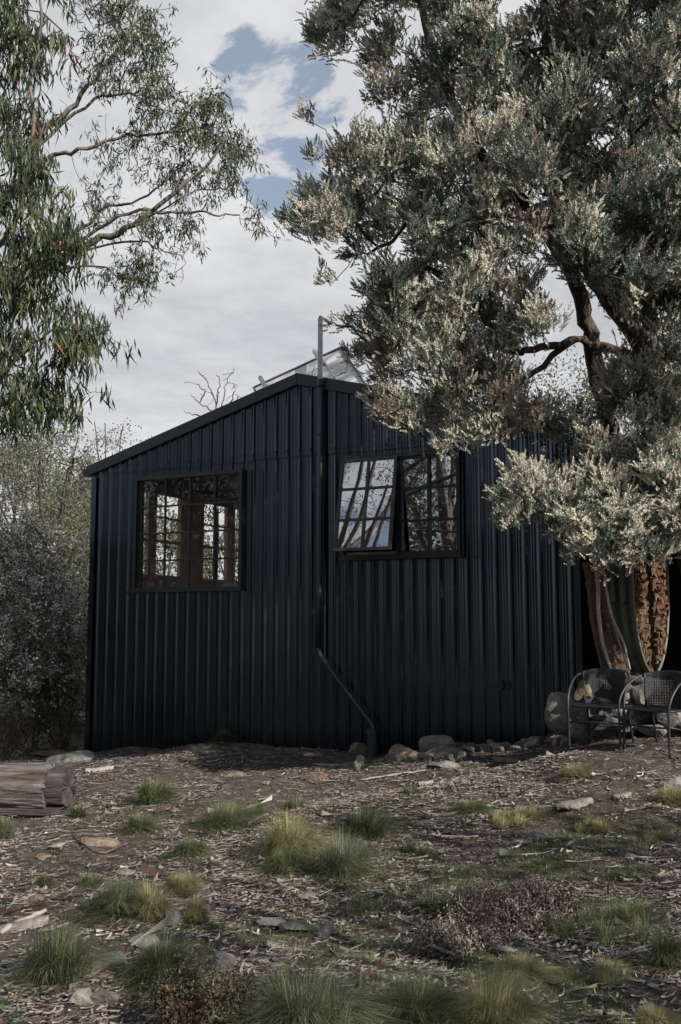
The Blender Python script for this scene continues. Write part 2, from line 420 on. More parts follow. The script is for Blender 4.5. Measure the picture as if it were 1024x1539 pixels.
# barge boards
def barge(ta, tb, drop, top, y0, y1):
    m = MB(); za, zb_ = roofz(ta), roofz(tb)
    m.add([(ta, y0, za - drop), (tb, y0, zb_ - drop), (tb, y1, zb_ - drop), (ta, y1, za - drop), (ta, y0, za + top), (tb, y0, zb_ + top), (tb, y1, zb_ + top), (ta, y1, za + top)],
          [(0, 3, 2, 1), (4, 5, 6, 7), (0, 1, 5, 4), (1, 2, 6, 5), (2, 3, 7, 6), (3, 0, 4, 7)])
    return m
barge(TL - .12, PK[0], .04, .125, -.085, -.03).build('barge_board', M['trim'], house, bevel=.004)
barge(PK[0] + .002, TR + .12, .04, .125, -.085, -.03).build('barge_board', M['trim'], house, bevel=.004)
mb = MB(); mb.box(TL - .2, TL - .05, -.07, DEP, 3.93, 3.945); mb.box(TL - .2, TL - .19, -.07, DEP, 3.945, 4.03); mb.box(TL - .06, TL - .05, -.07, DEP, 3.945, 4.0); mb.box(TL - .19, TL - .06, -.07, -.06, 3.945, 4.02)
mb.build('gutter', M['trim'], house)
mb = MB(); mb.box(TL - .03, TL + .06, -.046, -.038, -.75, 3.9); mb.box(TL - .03, TL - .022, -.038, .1, -.75, 3.9)
mb.build('corner_flashing', M['clad'], house)
mb = MB(); mb.box(TR - .06, TR + .02, -.052, -.044, -.3, 4.0); mb.box(TR + .012, TR + .02, -.044, .1, -.3, 4.0)
mb.build('corner_flashing', M['clad'], house)

# left window, sixteen panes
def rect_frame(m, a, b, z0, z1, w, y0, y1):
    m.box(a, b, y0, y1, z0, z0 + w); m.box(a, b, y0, y1, z1 - w, z1); m.box(a, a + w, y0, y1, z0 + w, z1 - w); m.box(b - w, b, y0, y1, z0 + w, z1 - w)
    return m
a, b, z0, z1 = WL
wf = rect_frame(MB(), a - .03, b + .03, z0 - .035, z1 + .03, .055, -.075, .06).build('window', M['frame'], house, bevel=.003)
MB().box(a - .05, b + .05, -.10, -.077, z0 - .045, z0 - .012).build('sill', M['frame'], wf)
m = MB(); m.box(a + .026, a + .085, -.02, .04, z0 + .02, z1 - .025); m.build('jamb', M['frame'], wf)
ga, gb, g0, g1 = a + .085, b - .026, z0 + .02, z1 - .026
m = MB()
for i in range(1, 4):
    t = ga + (gb - ga) * i / 4; m.box(t - .014, t + .014, -.034, -.006, g0, g1)
for i in range(1, 4):
    z = g0 + (g1 - g0) * i / 4; m.box(ga, gb, -.032, -.008, z - .013, z + .013)
m.build('glazing_bars', M['frame'], wf)
gl_soft = glass('window_glass', .0, (.95, .95, .94), .3)
gl_hard = glass('reflective_glass', .40, (.5, .52, .55))
m = MB(); m.box(ga, gb, -.004, .001, g0, g1); m.build('glass', gl_soft, wf)
# right window: frame, fixed sash, awning sash
a, b, z0, z1 = WR
wf = rect_frame(MB(), a - .02, b + .025, z0 - .03, z1 + .03, .05, -.07, .06)
mid = 1.14
wf.box(mid - .03, mid + .02, -.069, .059, z0 + .02, z1 - .02)
wf = wf.build('window', M['frame'], house, bevel=.003)
MB().box(a - .04, b + .05, -.095, -.072, z0 - .05, z0 - .02).build('sill', M['frame'], wf)
m = MB(); m.box(mid + .02, mid + .085, .0, .11, z0 + .02, z1 - .02); m.box(a + .03, mid - .03, .0, .11, z0 + .02, z0 + .06); m.build('timber_jamb', M['timber'], wf)
ga, gb, g0, g1 = mid + .085, b - .025, z0 + .02, z1 - .02
m = MB(); m.box(mid + .022, b - .027, -.05, -.02, g0, g0 + .03); m.box(mid + .022, b - .027, -.05, -.02, g1 - .03, g1); m.box(mid + .022, mid + .05, -.05, -.02, g0 + .03, g1 - .03)
t = (mid + b) / 2 + .01; m.box(t - .018, t + .018, -.05, -.016, g0 + .03, g1 - .03)
for i in (1, 2):
    z = g0 + (g1 - g0) * i / 3; m.box(mid + .05, b - .027, -.048, -.018, z - .014, z + .014)
m.build('glazing_bars', M['frame'], wf)
m = MB(); m.box(mid + .05, b - .027, -.012, -.007, g0, g1); m.build('glass', gl_hard, wf)
# blind rail inside
m = MB(); m.tube([(mid + .1, .14, z1 - .30), (b - .03, .14, z1 - .27)], .012, 6); m.build('curtain_rod', M['timber'], wf)
# awning sash hinged at the top
sw = .84; sh = 1.30; sx0 = a + .01
sash = empty('awning_sash', (sx0, -.075, z1 - .012)); sash.parent = wf
sash.rotation_euler = (R(-10.8), 0, 0)
m = rect_frame(MB(), 0, sw, -sh, 0, .045, -.035, 0)
m.box(sw / 2 - .021, sw / 2 + .021, -.034, -.004, -sh + .045, -.045)
for i in (1, 2): m.box(.045, sw - .045, -.032, -.006, -sh * i / 3 - .018, -sh * i / 3 + .018)
m = m.build('sash_frame', M['frame'], sash, bevel=.002)
m = MB(); m.box(.045, sw - .045, -.020, -.016, -sh + .045, -.045); m.build('sash_glass', gl_hard, sash)
m = MB(); m.bar((sx0 + .3, -.02, z0 + .09), (sx0 + .34, -.27, z0 + .13), .012, .02); m.build('sash_stay', M['frame'], wf)

# drain pipe: upper galvanised vent, painted pipe, slanted run, standpipe
pb = wallp(483, 980); e0 = wallp(566, 1092); e1 = wallp(567, 1135)
yP = -.12
m = MB(); m.tube([(0, yP, 4.98), (0, yP, 3.2), (-.01, yP, 2.0), (-.02, yP, pb[1] + .06)], .042, 12)
pipe = m.build('drain_pipe', M['pipe'], house, smooth=True)
m = MB(); path = catmull([(-.02, yP, pb[1] + .08), (-.015, yP, pb[1]), (.05, yP, pb[1] - .09), (.42, yP - .02, .70), (.74, yP - .03, .34), (.80, yP - .03, .26), (.805, yP - .03, .18)], 5)
m.tube(path, .036, 12); m.build('slanted_run', M['pipe'], pipe, smooth=True)
m = MB(); m.tube([(.80, yP - .03, .20), (.80, yP - .03, -.45)], .075, 14); m.tube([(.80, yP - .03, .165), (.80, yP - .03, .225)], .09, 14); m.tube([(.80, yP - .03, -.02), (.80, yP - .03, -.05)], .084, 14)
m.build('standpipe', M['pipe'], pipe, smooth=False)
m = MB(); ztop = wallp(487, 478, -.1)[1]
m.box(-.029, .029, yP - .029, yP + .029, 4.96, ztop); m.box(-.022, .022, yP - .022, yP + .022, ztop, ztop + .03)
m.build('vent_pipe', M['galv'], pipe, bevel=.006)
m = MB(); m.tube([(0, yP, 4.90), (0, yP, 5.0)], .052, 12); m.box(-.07, .07, yP + .03, -.087, 4.86, 4.9); m.build('pipe_bracket', M['pipe'], pipe)
for z in (4.2, 3.0, 1.8): MB().tube([(0, yP, z), (0, yP, z + .03)], .047, 12).build('pipe_clip', M['pipe'], pipe)
m = MB(); c = wallp(752, 1030); m.tube([(c[0], -.05, c[1]), (c[0], -.037, c[1])], .06, 16); m.build('round_cover', M['clad'], house)

# stack of sofa + cushion inside the left room
def hloc(t, d, z): return tuple(hw(t, d, z))
sofa = empty('sofa', hloc(-2.0, 1.2, 1.42), HROT); tag(sofa, 'pale grey sofa inside the room behind the left window', 'sofa')
MB().box(-.95, .62, -.4, .4, .1, .42).build('seat', M['sofa'], sofa, bevel=.04)
MB().box(-.95, .62, -.42, -.2, .43, .70).build('backrest', M['sofa'], sofa, bevel=.05)
MB().box(-.35, .62, -.24, -.05, .44, .83).build('back_cushion', M['sofa'], sofa, bevel=.05)
for lx in (-.9, .52):
    for ly in (-.36, .3): MB().box(lx, lx + .06, ly, ly + .06, 0, .1).build('leg', M['timber'], sofa)

def ico(sub):
    bm = bmesh.new(); bmesh.ops.create_icosphere(bm, subdivisions=sub, radius=1)
    V = np.array([v.co[:] for v in bm.verts]); Fc = np.array([[v.index for v in f.verts] for f in bm.faces]); bm.free(); return V, Fc
ICO3 = ico(3); ICO4 = ico(4)
def rock(name, loc, size, mat, label=None, group=None, rz=None, seed=0, planes=9, tilt=0, cat='rock', kindobj=ICO3, parent=None):
    r = np.random.RandomState(seed + 100)
    V = kindobj[0].copy()
    for k in range(planes):
        n = r.randn(3); n /= np.linalg.norm(n); d = r.uniform(.42, .8)
        s = V @ n; V -= np.outer(np.maximum(s - d, 0), n)
    for ax in ((2,) if planes > 4 else ()):
        V[:, ax] = np.clip(V[:, ax], -.62, .66)
    q = V * 2.3 + seed * 3.1
    V *= (1 + .10 * (vnoise(q[:, 0] + q[:, 2], q[:, 1] - q[:, 2])) + .06 * vnoise(q[:, 0] * 3 + q[:, 2] * 2, q[:, 1] * 3))[:, None]
    V *= np.array(size) / 2 / np.array([.76, .76, .6])
    o = npmesh(name, V, kindobj[1], [mat], smooth=False, nside=3)
    o.location = loc; o.rotation_euler = (r.uniform(-.12, .12) + tilt, r.uniform(-.12, .12), r.uniform(0, 6.3) if rz is None else rz)
    if label: tag(o, label, cat, group)
    return o
cu = rock('cushion', hloc(-1.50, 1.02, 2.40), (.36, .3, .26), M['brownfab'], 'dark brown rounded cushion on top of the sofa back', None, 0, 5, 3, cat='cushion', kindobj=ICO4)
for p in cu.data.polygons: p.use_smooth = True

# ---------------------------------------------------------------- solar panel on the roof
def wpt(px, py, d):
    t, z = wallp(px, py, d); return Vector(tuple(hw(t, d, z)))
A = wpt(382, 583, 1.9); B = wpt(513, 523, 1.9); C_ = wpt(556, 588, .95); D = A + (C_ - B)
sp = empty('solar_panel', tuple((A + B + C_ + D) / 4 - Vector((0, 0, .4))))
tag(sp, 'white-backed solar panel propped on a tilt frame above the roof ridge', 'solar panel')
def lp(v): return v - Vector(sp.location)
nrm = (B - A).cross(C_ - B).normalized()
def slab(P, n, th, name, mat):
    q = [lp(p) for p in P]; m = MB()
    m.add(q + [p + n * th for p in q], [(0, 1, 2, 3), (7, 6, 5, 4), (0, 4, 5, 1), (1, 5, 6, 2), (2, 6, 7, 3), (3, 7, 4, 0)]); return m.build(name, mat, sp)
if nrm.y < 0: nrm = -nrm
slab([A, B, C_, D], nrm, .012, 'backing_sheet', M['white'])
m = MB()
for p, q in ((A, B), (B, C_), (C_, D), (D, A)): m.bar(lp(p), lp(q), .035, .045, up=nrm)
m.build('panel_frame', M['roofm'], sp)
m = MB()
def bar2(p, q, w): m.bar(lp(p), lp(q), w, w)
bar2(wpt(391, 567, 1.6), wpt(402, 586, 1.2), .055); m.build('mounting_rail', M['galv'], sp)
m = MB(); bar2(wpt(473, 527, 1.8), wpt(486, 548, 1.3), .065); m.build('mounting_rail', M['galv'], sp)
m = MB(); bar2(wpt(481, 545, 1.5), wpt(478, 566, 1.1), .03); bar2(wpt(488, 545, 1.5), wpt(503, 568, 1.1), .03); bar2(wpt(473, 550, 1.5), wpt(468, 566, 1.1), .012)
m.build('strut', M['galv'], sp)

# ---------------------------------------------------------------- dark shelter to the right of the cabin
sh_ = empty('open_shelter', tuple(hw(4.6, 1.4, 0)), HROT); tag(sh_, 'dark open sided lean-to shelter against the right end of the cabin', 'shelter')
m = MB(); m.box(-1.0, 4.2, 2.6, 2.66, -.2, 3.8); m.build('back_panel', M['dark'], sh_)
m = MB(); m.box(4.2, 4.26, -1.6, 2.66, -.2, 3.4); m.build('side_panel', M['dark'], sh_)
m = MB(); m.add([(-1.0, -1.5, 3.72), (4.3, -1.5, 3.1), (4.3, 2.8, 3.1), (-1.0, 2.8, 3.72), (-1.0, -1.5, 3.77), (4.3, -1.5, 3.15), (4.3, 2.8, 3.15), (-1.0, 2.8, 3.77)],
        [(0, 3, 2, 1), (4, 5, 6, 7), (0, 1, 5, 4), (1, 2, 6, 5), (2, 3, 7, 6), (3, 0, 4, 7)]); m.build('roof', M['roofm'], sh_)
for q in (1.6, 4.1): MB().box(q, q + .1, -1.4, -1.3, -.1, 3.3).build('post', M['dark'], sh_)
m = MB(); m.box(-.98, -.3, -1.62, -1.55, 3.62, 3.80); m.build('fascia', M['galv'], sh_)

# ---------------------------------------------------------------- round tank with firewood
tc = at(975, 868, 11.35); rad = .98
tk_c = np.array([tc[0] + .03, tc[1], tc[2] ])
zb0 = at(972, 1012, 11.35)[2]
tk_c[2] = zb0 + rad
view = np.array([tk_c[0], tk_c[1]]); view /= np.linalg.norm(view)
perp = np.array([view[1], -view[0]])                     # screen right
an = R(11.3)
ax = perp * math.cos(an) - view * math.sin(an)           # direction the open end faces (right, a little to us)
tank = empty('corrugated_tank', (tk_c[0], tk_c[1], tk_c[2] - rad), math.atan2(ax[1], ax[0]))
tag(tank, 'green corrugated steel tank lying on its side behind the chairs', 'tank')
m = MB(); n = 48; L = .36; prof = []
s = 0
while s <= L + 1e-6:
    prof.append((-s, rad + .016 * math.sin(s / .105 * 2 * math.pi))); s += .0131
for i, (x, r_) in enumerate(prof):
    for k in range(n): m.v.append((x, r_ * math.sin(2 * math.pi * k / n), rad + r_ * -math.cos(2 * math.pi * k / n)))
for i in range(len(prof) - 1):
    for k in range(n): m.f.append((i * n + k, i * n + (k + 1) % n, (i + 1) * n + (k + 1) % n, (i + 1) * n + k))
m.build('tank_shell', M['tank'], tank, smooth=True)
m = MB(); m.tube([(0.0, (rad) * math.sin(2 * math.pi * k / 64), rad - rad * math.cos(2 * math.pi * k / 64)) for k in range(64)], .016, 6, closed=True); m.build('rim', M['rim'], tank, smooth=True)
m = MB(); m.add([(-L, rad * math.sin(2 * math.pi * k / n), rad - rad * math.cos(2 * math.pi * k / n)) for k in range(n)], [tuple(range(n))]); m.build('tank_end', M['tank'], tank)
# firewood pieces: split billets pointing out of the open end
proto = []
for s in range(5):
    r = np.random.RandomState(s + 3); nn = 5
    ang = np.sort(r.uniform(0, 2 * math.pi, nn) * .35 + np.arange(nn) * 2 * math.pi / nn * .9); rr = r.uniform(.03, .058, nn)
    m = MB(); vs = []
    for x in (-.28, -.14, 0):
        for k in range(nn): vs.append((x + (r.uniform(-.02, .02)), rr[k] * math.cos(ang[k]) * 1.15 * r.uniform(.9, 1.1), rr[k] * math.sin(ang[k]) * 1.35 * r.uniform(.9, 1.1)))
    fs = [(i * nn + k, i * nn + (k + 1) % nn, (i + 1) * nn + (k + 1) % nn, (i + 1) * nn + k) for i in range(2) for k in range(nn)] + [tuple(range(nn))[::-1], tuple(2 * nn + k for k in range(nn))]
    m.add(vs, fs); me = bpy.data.meshes.new('firewood_billet'); me.from_pydata(m.v, [], m.f); me.materials.append(M['wood_end'] if s < 3 else M['wood_end2']); proto.append(me)
z = -rad + .07; row = 0
while z < rad - .05:
    half = math.sqrt(max(0, (rad - .03) ** 2 - z * z)); y = -half + .04 + (row % 2) * .03
    while y < half - .03:
        if True:
            o = bpy.data.objects.new('firewood_billet', proto[rnd.randrange(3) if y < .35 or rnd.random() < .3 else 3 + rnd.randrange(2)]); COL.objects.link(o)
            dx = .005 + rnd.uniform(-.02, .02)
            p = Vector((dx, y + rnd.uniform(-.012, .012), rad + z + rnd.uniform(-.02, .02)))
            o.location = Vector(tank.location) + Matrix.Rotation(tank.rotation_euler.z, 3, 'Z') @ p
            o.rotation_euler = (rnd.uniform(0, 6.28), 0, tank.rotation_euler.z + rnd.uniform(-.06, .06))
            tag(o, 'split brown firewood billet stacked inside the open round tank', 'firewood', 'split firewood stacked in the round tank')
        y += rnd.uniform(.085, .12)
    z += .09; row += 1

# ---------------------------------------------------------------- log
lg = at(0, 1172, 9.9)
def log_piece(name, length, w, h, seed, mat, parent=None):
    r = np.random.RandomState(seed); ns = 60; nr = 64; V = []
    for i in range(ns):
        x = -length + length * i / (ns - 1)
        for k in range(nr):
            a_ = 2 * math.pi * k / nr; c, s_ = math.cos(a_), math.sin(a_)
            p = 1 / (abs(c) ** 2.2 + abs(s_) ** 2.2) ** (1 / 2.2)
            q = 1 + .16 * vnoise(np.array([x * 1.2 + seed]), np.array([k * .35]))[0] + .06 * abs(vnoise(np.array([x * 2.6 + seed]), np.array([k * .9]))[0]) + .07 * vnoise(np.array([x * 5.0]), np.array([k * 2.1 + seed]))[0]
            V.append((x + .05 * vnoise(np.array([k * .9]), np.array([i * .1]))[0] * (i == ns - 1), c * p * w / 2 * q, s_ * p * h / 2 * q))
    Qf = [(i * nr + k, i * nr + (k + 1) % nr, (i + 1) * nr + (k + 1) % nr, (i + 1) * nr + k) for i in range(ns - 1) for k in range(nr)]
    m = MB(); m.v = V; m.f = Qf; c0 = len(m.v)
    m.v.append((.01, 0, 0)); m.f += [((ns - 1) * nr + k, (ns - 1) * nr + (k + 1) % nr, c0) for k in range(nr)]
    o = m.build(name, mat, parent); 
    return o
le = at(76, 1168, 9.6)
logr = empty('weathered_log', (le[0], le[1], h1(le[0], le[1])), R(-4)); tag(logr, 'thick weathered log split with grey and rust streaks lying at the left edge', 'log')
o = log_piece('split_face', 2.6, .40, .40, 3, M['log'], logr); o.location = (0, 0, .27)
o = log_piece('charred_slab', 2.7, .36, .12, 5, surf('charred_wood', [(.3, (.02, .017, .017)), (.6, (.07, .06, .058)), (.8, (.16, .145, .14))], 3, .9, .9, 9, stretch=(.7, 3, 5)), logr); o.location = (.16, .02, .05)
o = log_piece('charred_end', .18, .40, .36, 8, bpy.data.materials['charred_wood'], logr); o.location = (.17, .03, .26)

# ---------------------------------------------------------------- chairs
def make_chair(loc, rz, label):
    root = empty('garden_chair', loc, rz); tag(root, label, 'chair', 'black woven tub chairs beside the stone wall')
    half = [(-.27, 0, 0), (-.272, 0, .25), (-.275, .0, .42), (-.278, .04, .53), (-.275, .14, .63), (-.262, .28, .70), (-.20, .42, .745), (-.10, .485, .76), (0, .50, .765)]
    full = half + [(-x, y, z) for x, y, z in half[-2::-1]]
    MB().tube(catmull(full, 6), .0125, 10).build('arm_frame', M['chair'], root, smooth=True)
    for s in (-1, 1):
        MB().tube(catmull([(s * .20, .40, .42), (s * .205, .43, .38), (s * .215, .49, .18), (s * .23, .545, 0)], 4), .012, 8).build('leg', M['chair'], root, smooth=True)
    MB().tube([(-.27, 0, .27), (.27, 0, .27)], .009, 8).tube([(-.27, 0, .28), (-.215, .485, .20)], .008, 8).tube([(.27, 0, .28), (.215, .485, .20)], .008, 8).build('stretcher', M['chair'], root, smooth=True)
    ring = []
    for k in range(40):
        a_ = 2 * math.pi * k / 40; c, s_ = math.cos(a_), math.sin(a_); p = 1 / (abs(c) ** 5 + abs(s_) ** 5) ** .2
        ring.append((c * p * .265, .225 + s_ * p * .225, .42 - .0 * s_))
    sf = MB().tube(ring, .011, 8, closed=True).build('seat_ring', M['chair'], root, smooth=True)
    m = MB()
    for k in range(34):
        x = -.255 + .51 * k / 33; m.bar((x, .012, .424), (x, .438, .420), .011, .006)
    for k in range(12):
        y = .03 + .39 * k / 11; m.bar((-.26, y, .4275), (.26, y, .4275), .014, .004)
    m.build('seat', M['weave'], root)
    # woven back
    m = MB(); nb = 34
    def bk(u, v):      # u -1..1 across, v 0..1 up
        a_ = u * R(62); rr = .245
        top = .745 + .02 * math.cos(a_ * 1.2)
        lean = .03 + .04 * v
        return Vector((math.sin(a_) * rr * (.92 + .08 * v), .215 + math.cos(a_) * (.205 + lean), .425 + (top - .425) * v))
    for k in range(nb):
        u = -1 + 2 * k / (nb - 1); P = [bk(u, j / 6) for j in range(7)]
        for j in range(6): m.bar(P[j], P[j + 1], .011, .005, up=(math.sin(u), math.cos(u), 0))
    for j in range(1, 22):
        v = j / 22; P = [bk(-1 + 2 * q / 14, v) for q in range(15)]
        for q in range(14): m.bar(P[q] + Vector((0, .004 * (-1) ** q, 0)), P[q + 1] + Vector((0, .004 * (-1) ** (q + 1), 0)), .004, .0075)
    m.build('backrest', M['weave'], root)
    m = MB()
    for u in (-1, 1): m.tube([bk(u, j / 6) for j in range(7)], .010, 8)
    m.build('back_frame', M['chair'], root, smooth=True)
    return root
c1 = gp(897, 1127); c2 = gp(966, 1135)
make_chair((c1[0], c1[1], h1(c1[0], c1[1]) - .01), R(-30), 'whole black woven tub chair standing left, in front of the stone wall')
make_chair((c2[0] + .02, c2[1], h1(c2[0], c2[1]) - .01), R(-52), 'black woven tub chair on the right, cut off by the edge of the picture')
print('chairs', c1, c2)

# ---------------------------------------------------------------- rocks
def groundrock(px, py, w, h, mat, label, seed, flat=None, group=None, name='rock', Y=None, planes=9, rz=None, sink=.25, cat='rock', tilt=0):
    """px,py = centre of the stone in the photo, w,h its size there"""
    p = gp(px, py + h * .42); Yd = p[1]; s = Yd / F
    W = w * s; Hh = h * s * (1.0 if flat is None else flat); Dp = W * .75
    return rock(name, (p[0], p[1] + Dp * .2, h1(p[0], p[1]) + Hh * (.5 - sink)), (W, Dp, max(Hh, .03)), M['rock_' + mat], label, group, rz=rz, seed=seed, planes=planes, cat=cat, tilt=tilt)
SG = 'loose stones on the sloping ground'
RK = [
 (478, 1167, 38, 20, 'tan', 'brown wedge-shaped stone on bare soil near the cabin wall', 0),
 (143, 1265, 54, 14, 'tan', 'long flat tan stone in the litter below the weathered log', 0),
 (84, 1271, 28, 12, 'pale', 'small pale flat stone left of the long tan stone', 0),
 (62, 1289, 22, 10, 'tan', 'little tan chip of stone at the far left of the slope', 0),
 (411, 1388, 52, 22, 'pale', 'pale grey slab, left one of a row of three in the foreground', 0),
 (449, 1393, 46, 20, 'moss', 'mossy flat slab, middle one of the row of three', 0),
 (489, 1396, 28, 28, 'grey', 'upright grey stone, right one of the row of three', 0),
 (258, 1382, 42, 34, 'dark', 'dark angular rock sheltered between two grass tussocks', 0),
 (217, 1414, 52, 22, 'grey', 'flat grey stone just below the dark angular rock', 0),
 (336, 1446, 40, 32, 'grey', 'rough grey block right of the round green tussock in the foreground', 0),
 (121, 1498, 38, 26, 'pale', 'bleached pale stone plate beside the pointed grey stone', 0),
 (157, 1497, 36, 36, 'grey', 'pointed triangular grey stone at lower left', 0),
 (50, 1353, 24, 18, 'tan', 'small orange-brown stone among bark at the left', 0),
 (190, 1313, 44, 11, 'pale', 'pale bluish stone sliver lying on the bark litter', 0),
 (155, 1447, 62, 26, 'dark', 'broken dark slab with a reddish edge beside the largest tussock', 0),
 (16, 1212, 46, 26, 'dark', 'rounded dark stone under the left end of the log', 0),
 (765, 1143, 52, 10, 'tan', 'thin flat stone at the edge of the sunlit strip', 0),
 (1014, 1176, 34, 30, 'pale', 'whitish rock at the right edge of the picture', 0),
 (876, 1203, 18, 12, 'grey', 'small grey stone near the split bark slab', 0),
 (606, 1256, 22, 8, 'pale', 'single pale flake of stone in the middle of the slope', 0),
 (826, 1440, 24, 8, 'pale', 'small pale stone beside the bright green tussock', 0),
 (414, 1420, 26, 10, 'grey', 'small grey flat stone under the row of three slabs', 0),
 (75, 1132, 66, 10, 'tan', 'thin flat slab in front of the shrubs behind the log', 0),
 (98, 1138, 64, 18, 'grey', 'broad grey slab lying just behind the log', 0),
 (133, 1124, 50, 10, 'tan', 'flat tan slab at the left corner of the cabin', 0),
 (463, 1350, 30, 10, 'pale', 'thin pale stone chip right of the pale grassy clump', 0),
 (357, 1163, 24, 9, 'tan', 'small tan flat stone on the shaded soil under the left window', 0),
 (400, 1176, 18, 9, 'grey', 'small grey pebble left of the brown wedge-shaped stone', 0),
]
for i, (px, py, w, h, mt, lb, _) in enumerate(RK):
    groundrock(px, py, w, h, mt, lb, 40 + i, group=SG, planes=13 + i % 5, rz=rnd.uniform(-.4, .4), flat=.8)
# rocks round the foot of the standpipe and along the cabin base
BK = [(541, 1127, 28, 24, 'tan', 'rusty brown rock left of the black standpipe'), (541, 1146, 16, 24, 'grey', 'small upright stone at the foot of the standpipe'),
      (612, 1133, 44, 28, 'tan', 'tan block right of the black standpipe'), (592, 1122, 40, 14, 'dark', 'dark flat rock behind the tan block'),
      (592, 1141, 28, 16, 'dark', 'dark stone between the standpipe and the tan block'), (660, 1116, 46, 26, 'grey', 'light grey rock against the cabin base right of the pipe'),
      (672, 1130, 60, 20, 'dark', 'long dark slab leaning below the light grey rock'), (668, 1148, 40, 14, 'grey', 'flat grey rock on the soil below the long dark slab')]
for i, (px, py, w, h, mt, lb) in enumerate(BK): groundrock(px, py, w, h, mt, lb, 80 + i, group='rocks at the foot of the cabin wall', rz=rnd.uniform(-.4, .4))
for i in range(26):
    px = 628 + i * 9.2 + rnd.uniform(-4, 4); py = 1138 - (px - 628) * .125 + rnd.uniform(-7, 9)
    groundrock(px, py, rnd.uniform(14, 30), rnd.uniform(8, 15), rnd.choice(['grey', 'dark', 'tan', 'pale']), 'broken stone in the line of rubble along the cabin base', 300 + i, group='rubble along the cabin base')
for i, (px, py, w, h, mt) in enumerate([(715, 1106, 16, 10, 'pale'), (735, 1101, 16, 11, 'pale'), (750, 1094, 18, 12, 'grey'), (768, 1096, 24, 14, 'tan'), (790, 1096, 18, 12, 'pale'), (758, 1103, 14, 8, 'grey'),
                                        (778, 1104, 12, 7, 'tan'), (702, 1110, 12, 8, 'grey'), (822, 1096, 14, 12, 'tan'), (726, 1110, 10, 7, 'grey'), (743, 1108, 9, 6, 'tan')]):
    groundrock(px, py, w, h, mt, 'small pale pebble in the heap along the cabin wall right of the pipe', 95 + i, group='pebbles along the cabin wall')
# low dry stone wall behind the chairs
def wrock(px, py, w, h, Y, mt, seed, label, group='stones of the low wall behind the chairs', d=.8, pl=13):
    p = at(px, py, Y); s = Y / F
    return rock('rock', tuple(p), (w * s, w * s * d, h * s), M['rock_' + mt], label, group, rz=rnd.uniform(-.3, .3), seed=seed, planes=pl)
wrock(849, 1071, 54, 40, 10.6, 'moss', 1, 'large rounded mossy boulder at the left end of the stone wall', pl=3)
wrock(981, 1042, 72, 40, 10.4, 'grey', 2, 'large squared grey block on top of the stone wall between the chairs')
WS = [(893, 1028, 44, 16, 'tan'), (905, 1041, 36, 16, 'pale'), (880, 1041, 30, 24, 'tan'), (897, 1054, 42, 18, 'tan'), (884, 1068, 40, 20, 'grey'), (925, 1068, 56, 28, 'grey'),
      (943, 1087, 44, 24, 'grey'), (968, 1076, 44, 28, 'dark'), (1003, 1078, 48, 32, 'grey'), (1030, 1060, 48, 32, 'tan'), (907, 1086, 46, 22, 'dark'), (866, 1096, 24, 16, 'grey'), (930, 1050, 34, 20, 'grey'),
      (955, 1062, 34, 20, 'dark'), (1012, 1100, 46, 36, 'tan'), (980, 1098, 40, 22, 'grey'), (935, 1031, 44, 20, 'dark'), (960, 1024, 50, 14, 'dark'), (1010, 1030, 44, 18, 'grey'), (1050, 1090, 50, 44, 'grey'), (878, 1085, 26, 16, 'grey'), (1015, 1052, 40, 24, 'dark')]
for i, (px, py, w, h, mt) in enumerate(WS): wrock(px, py, w, h, 10.35 + rnd.uniform(-.15, .2), mt, 120 + i, 'rough stone piled in the low dry wall behind the chairs')
fill = rock('earth_bank', tuple(at(985, 1085, 11.0)), (1.5, .8, .6), M['rock_dark'], 'dark earth bank behind the low stone wall', None, rz=-.3, seed=150, cat='bank')

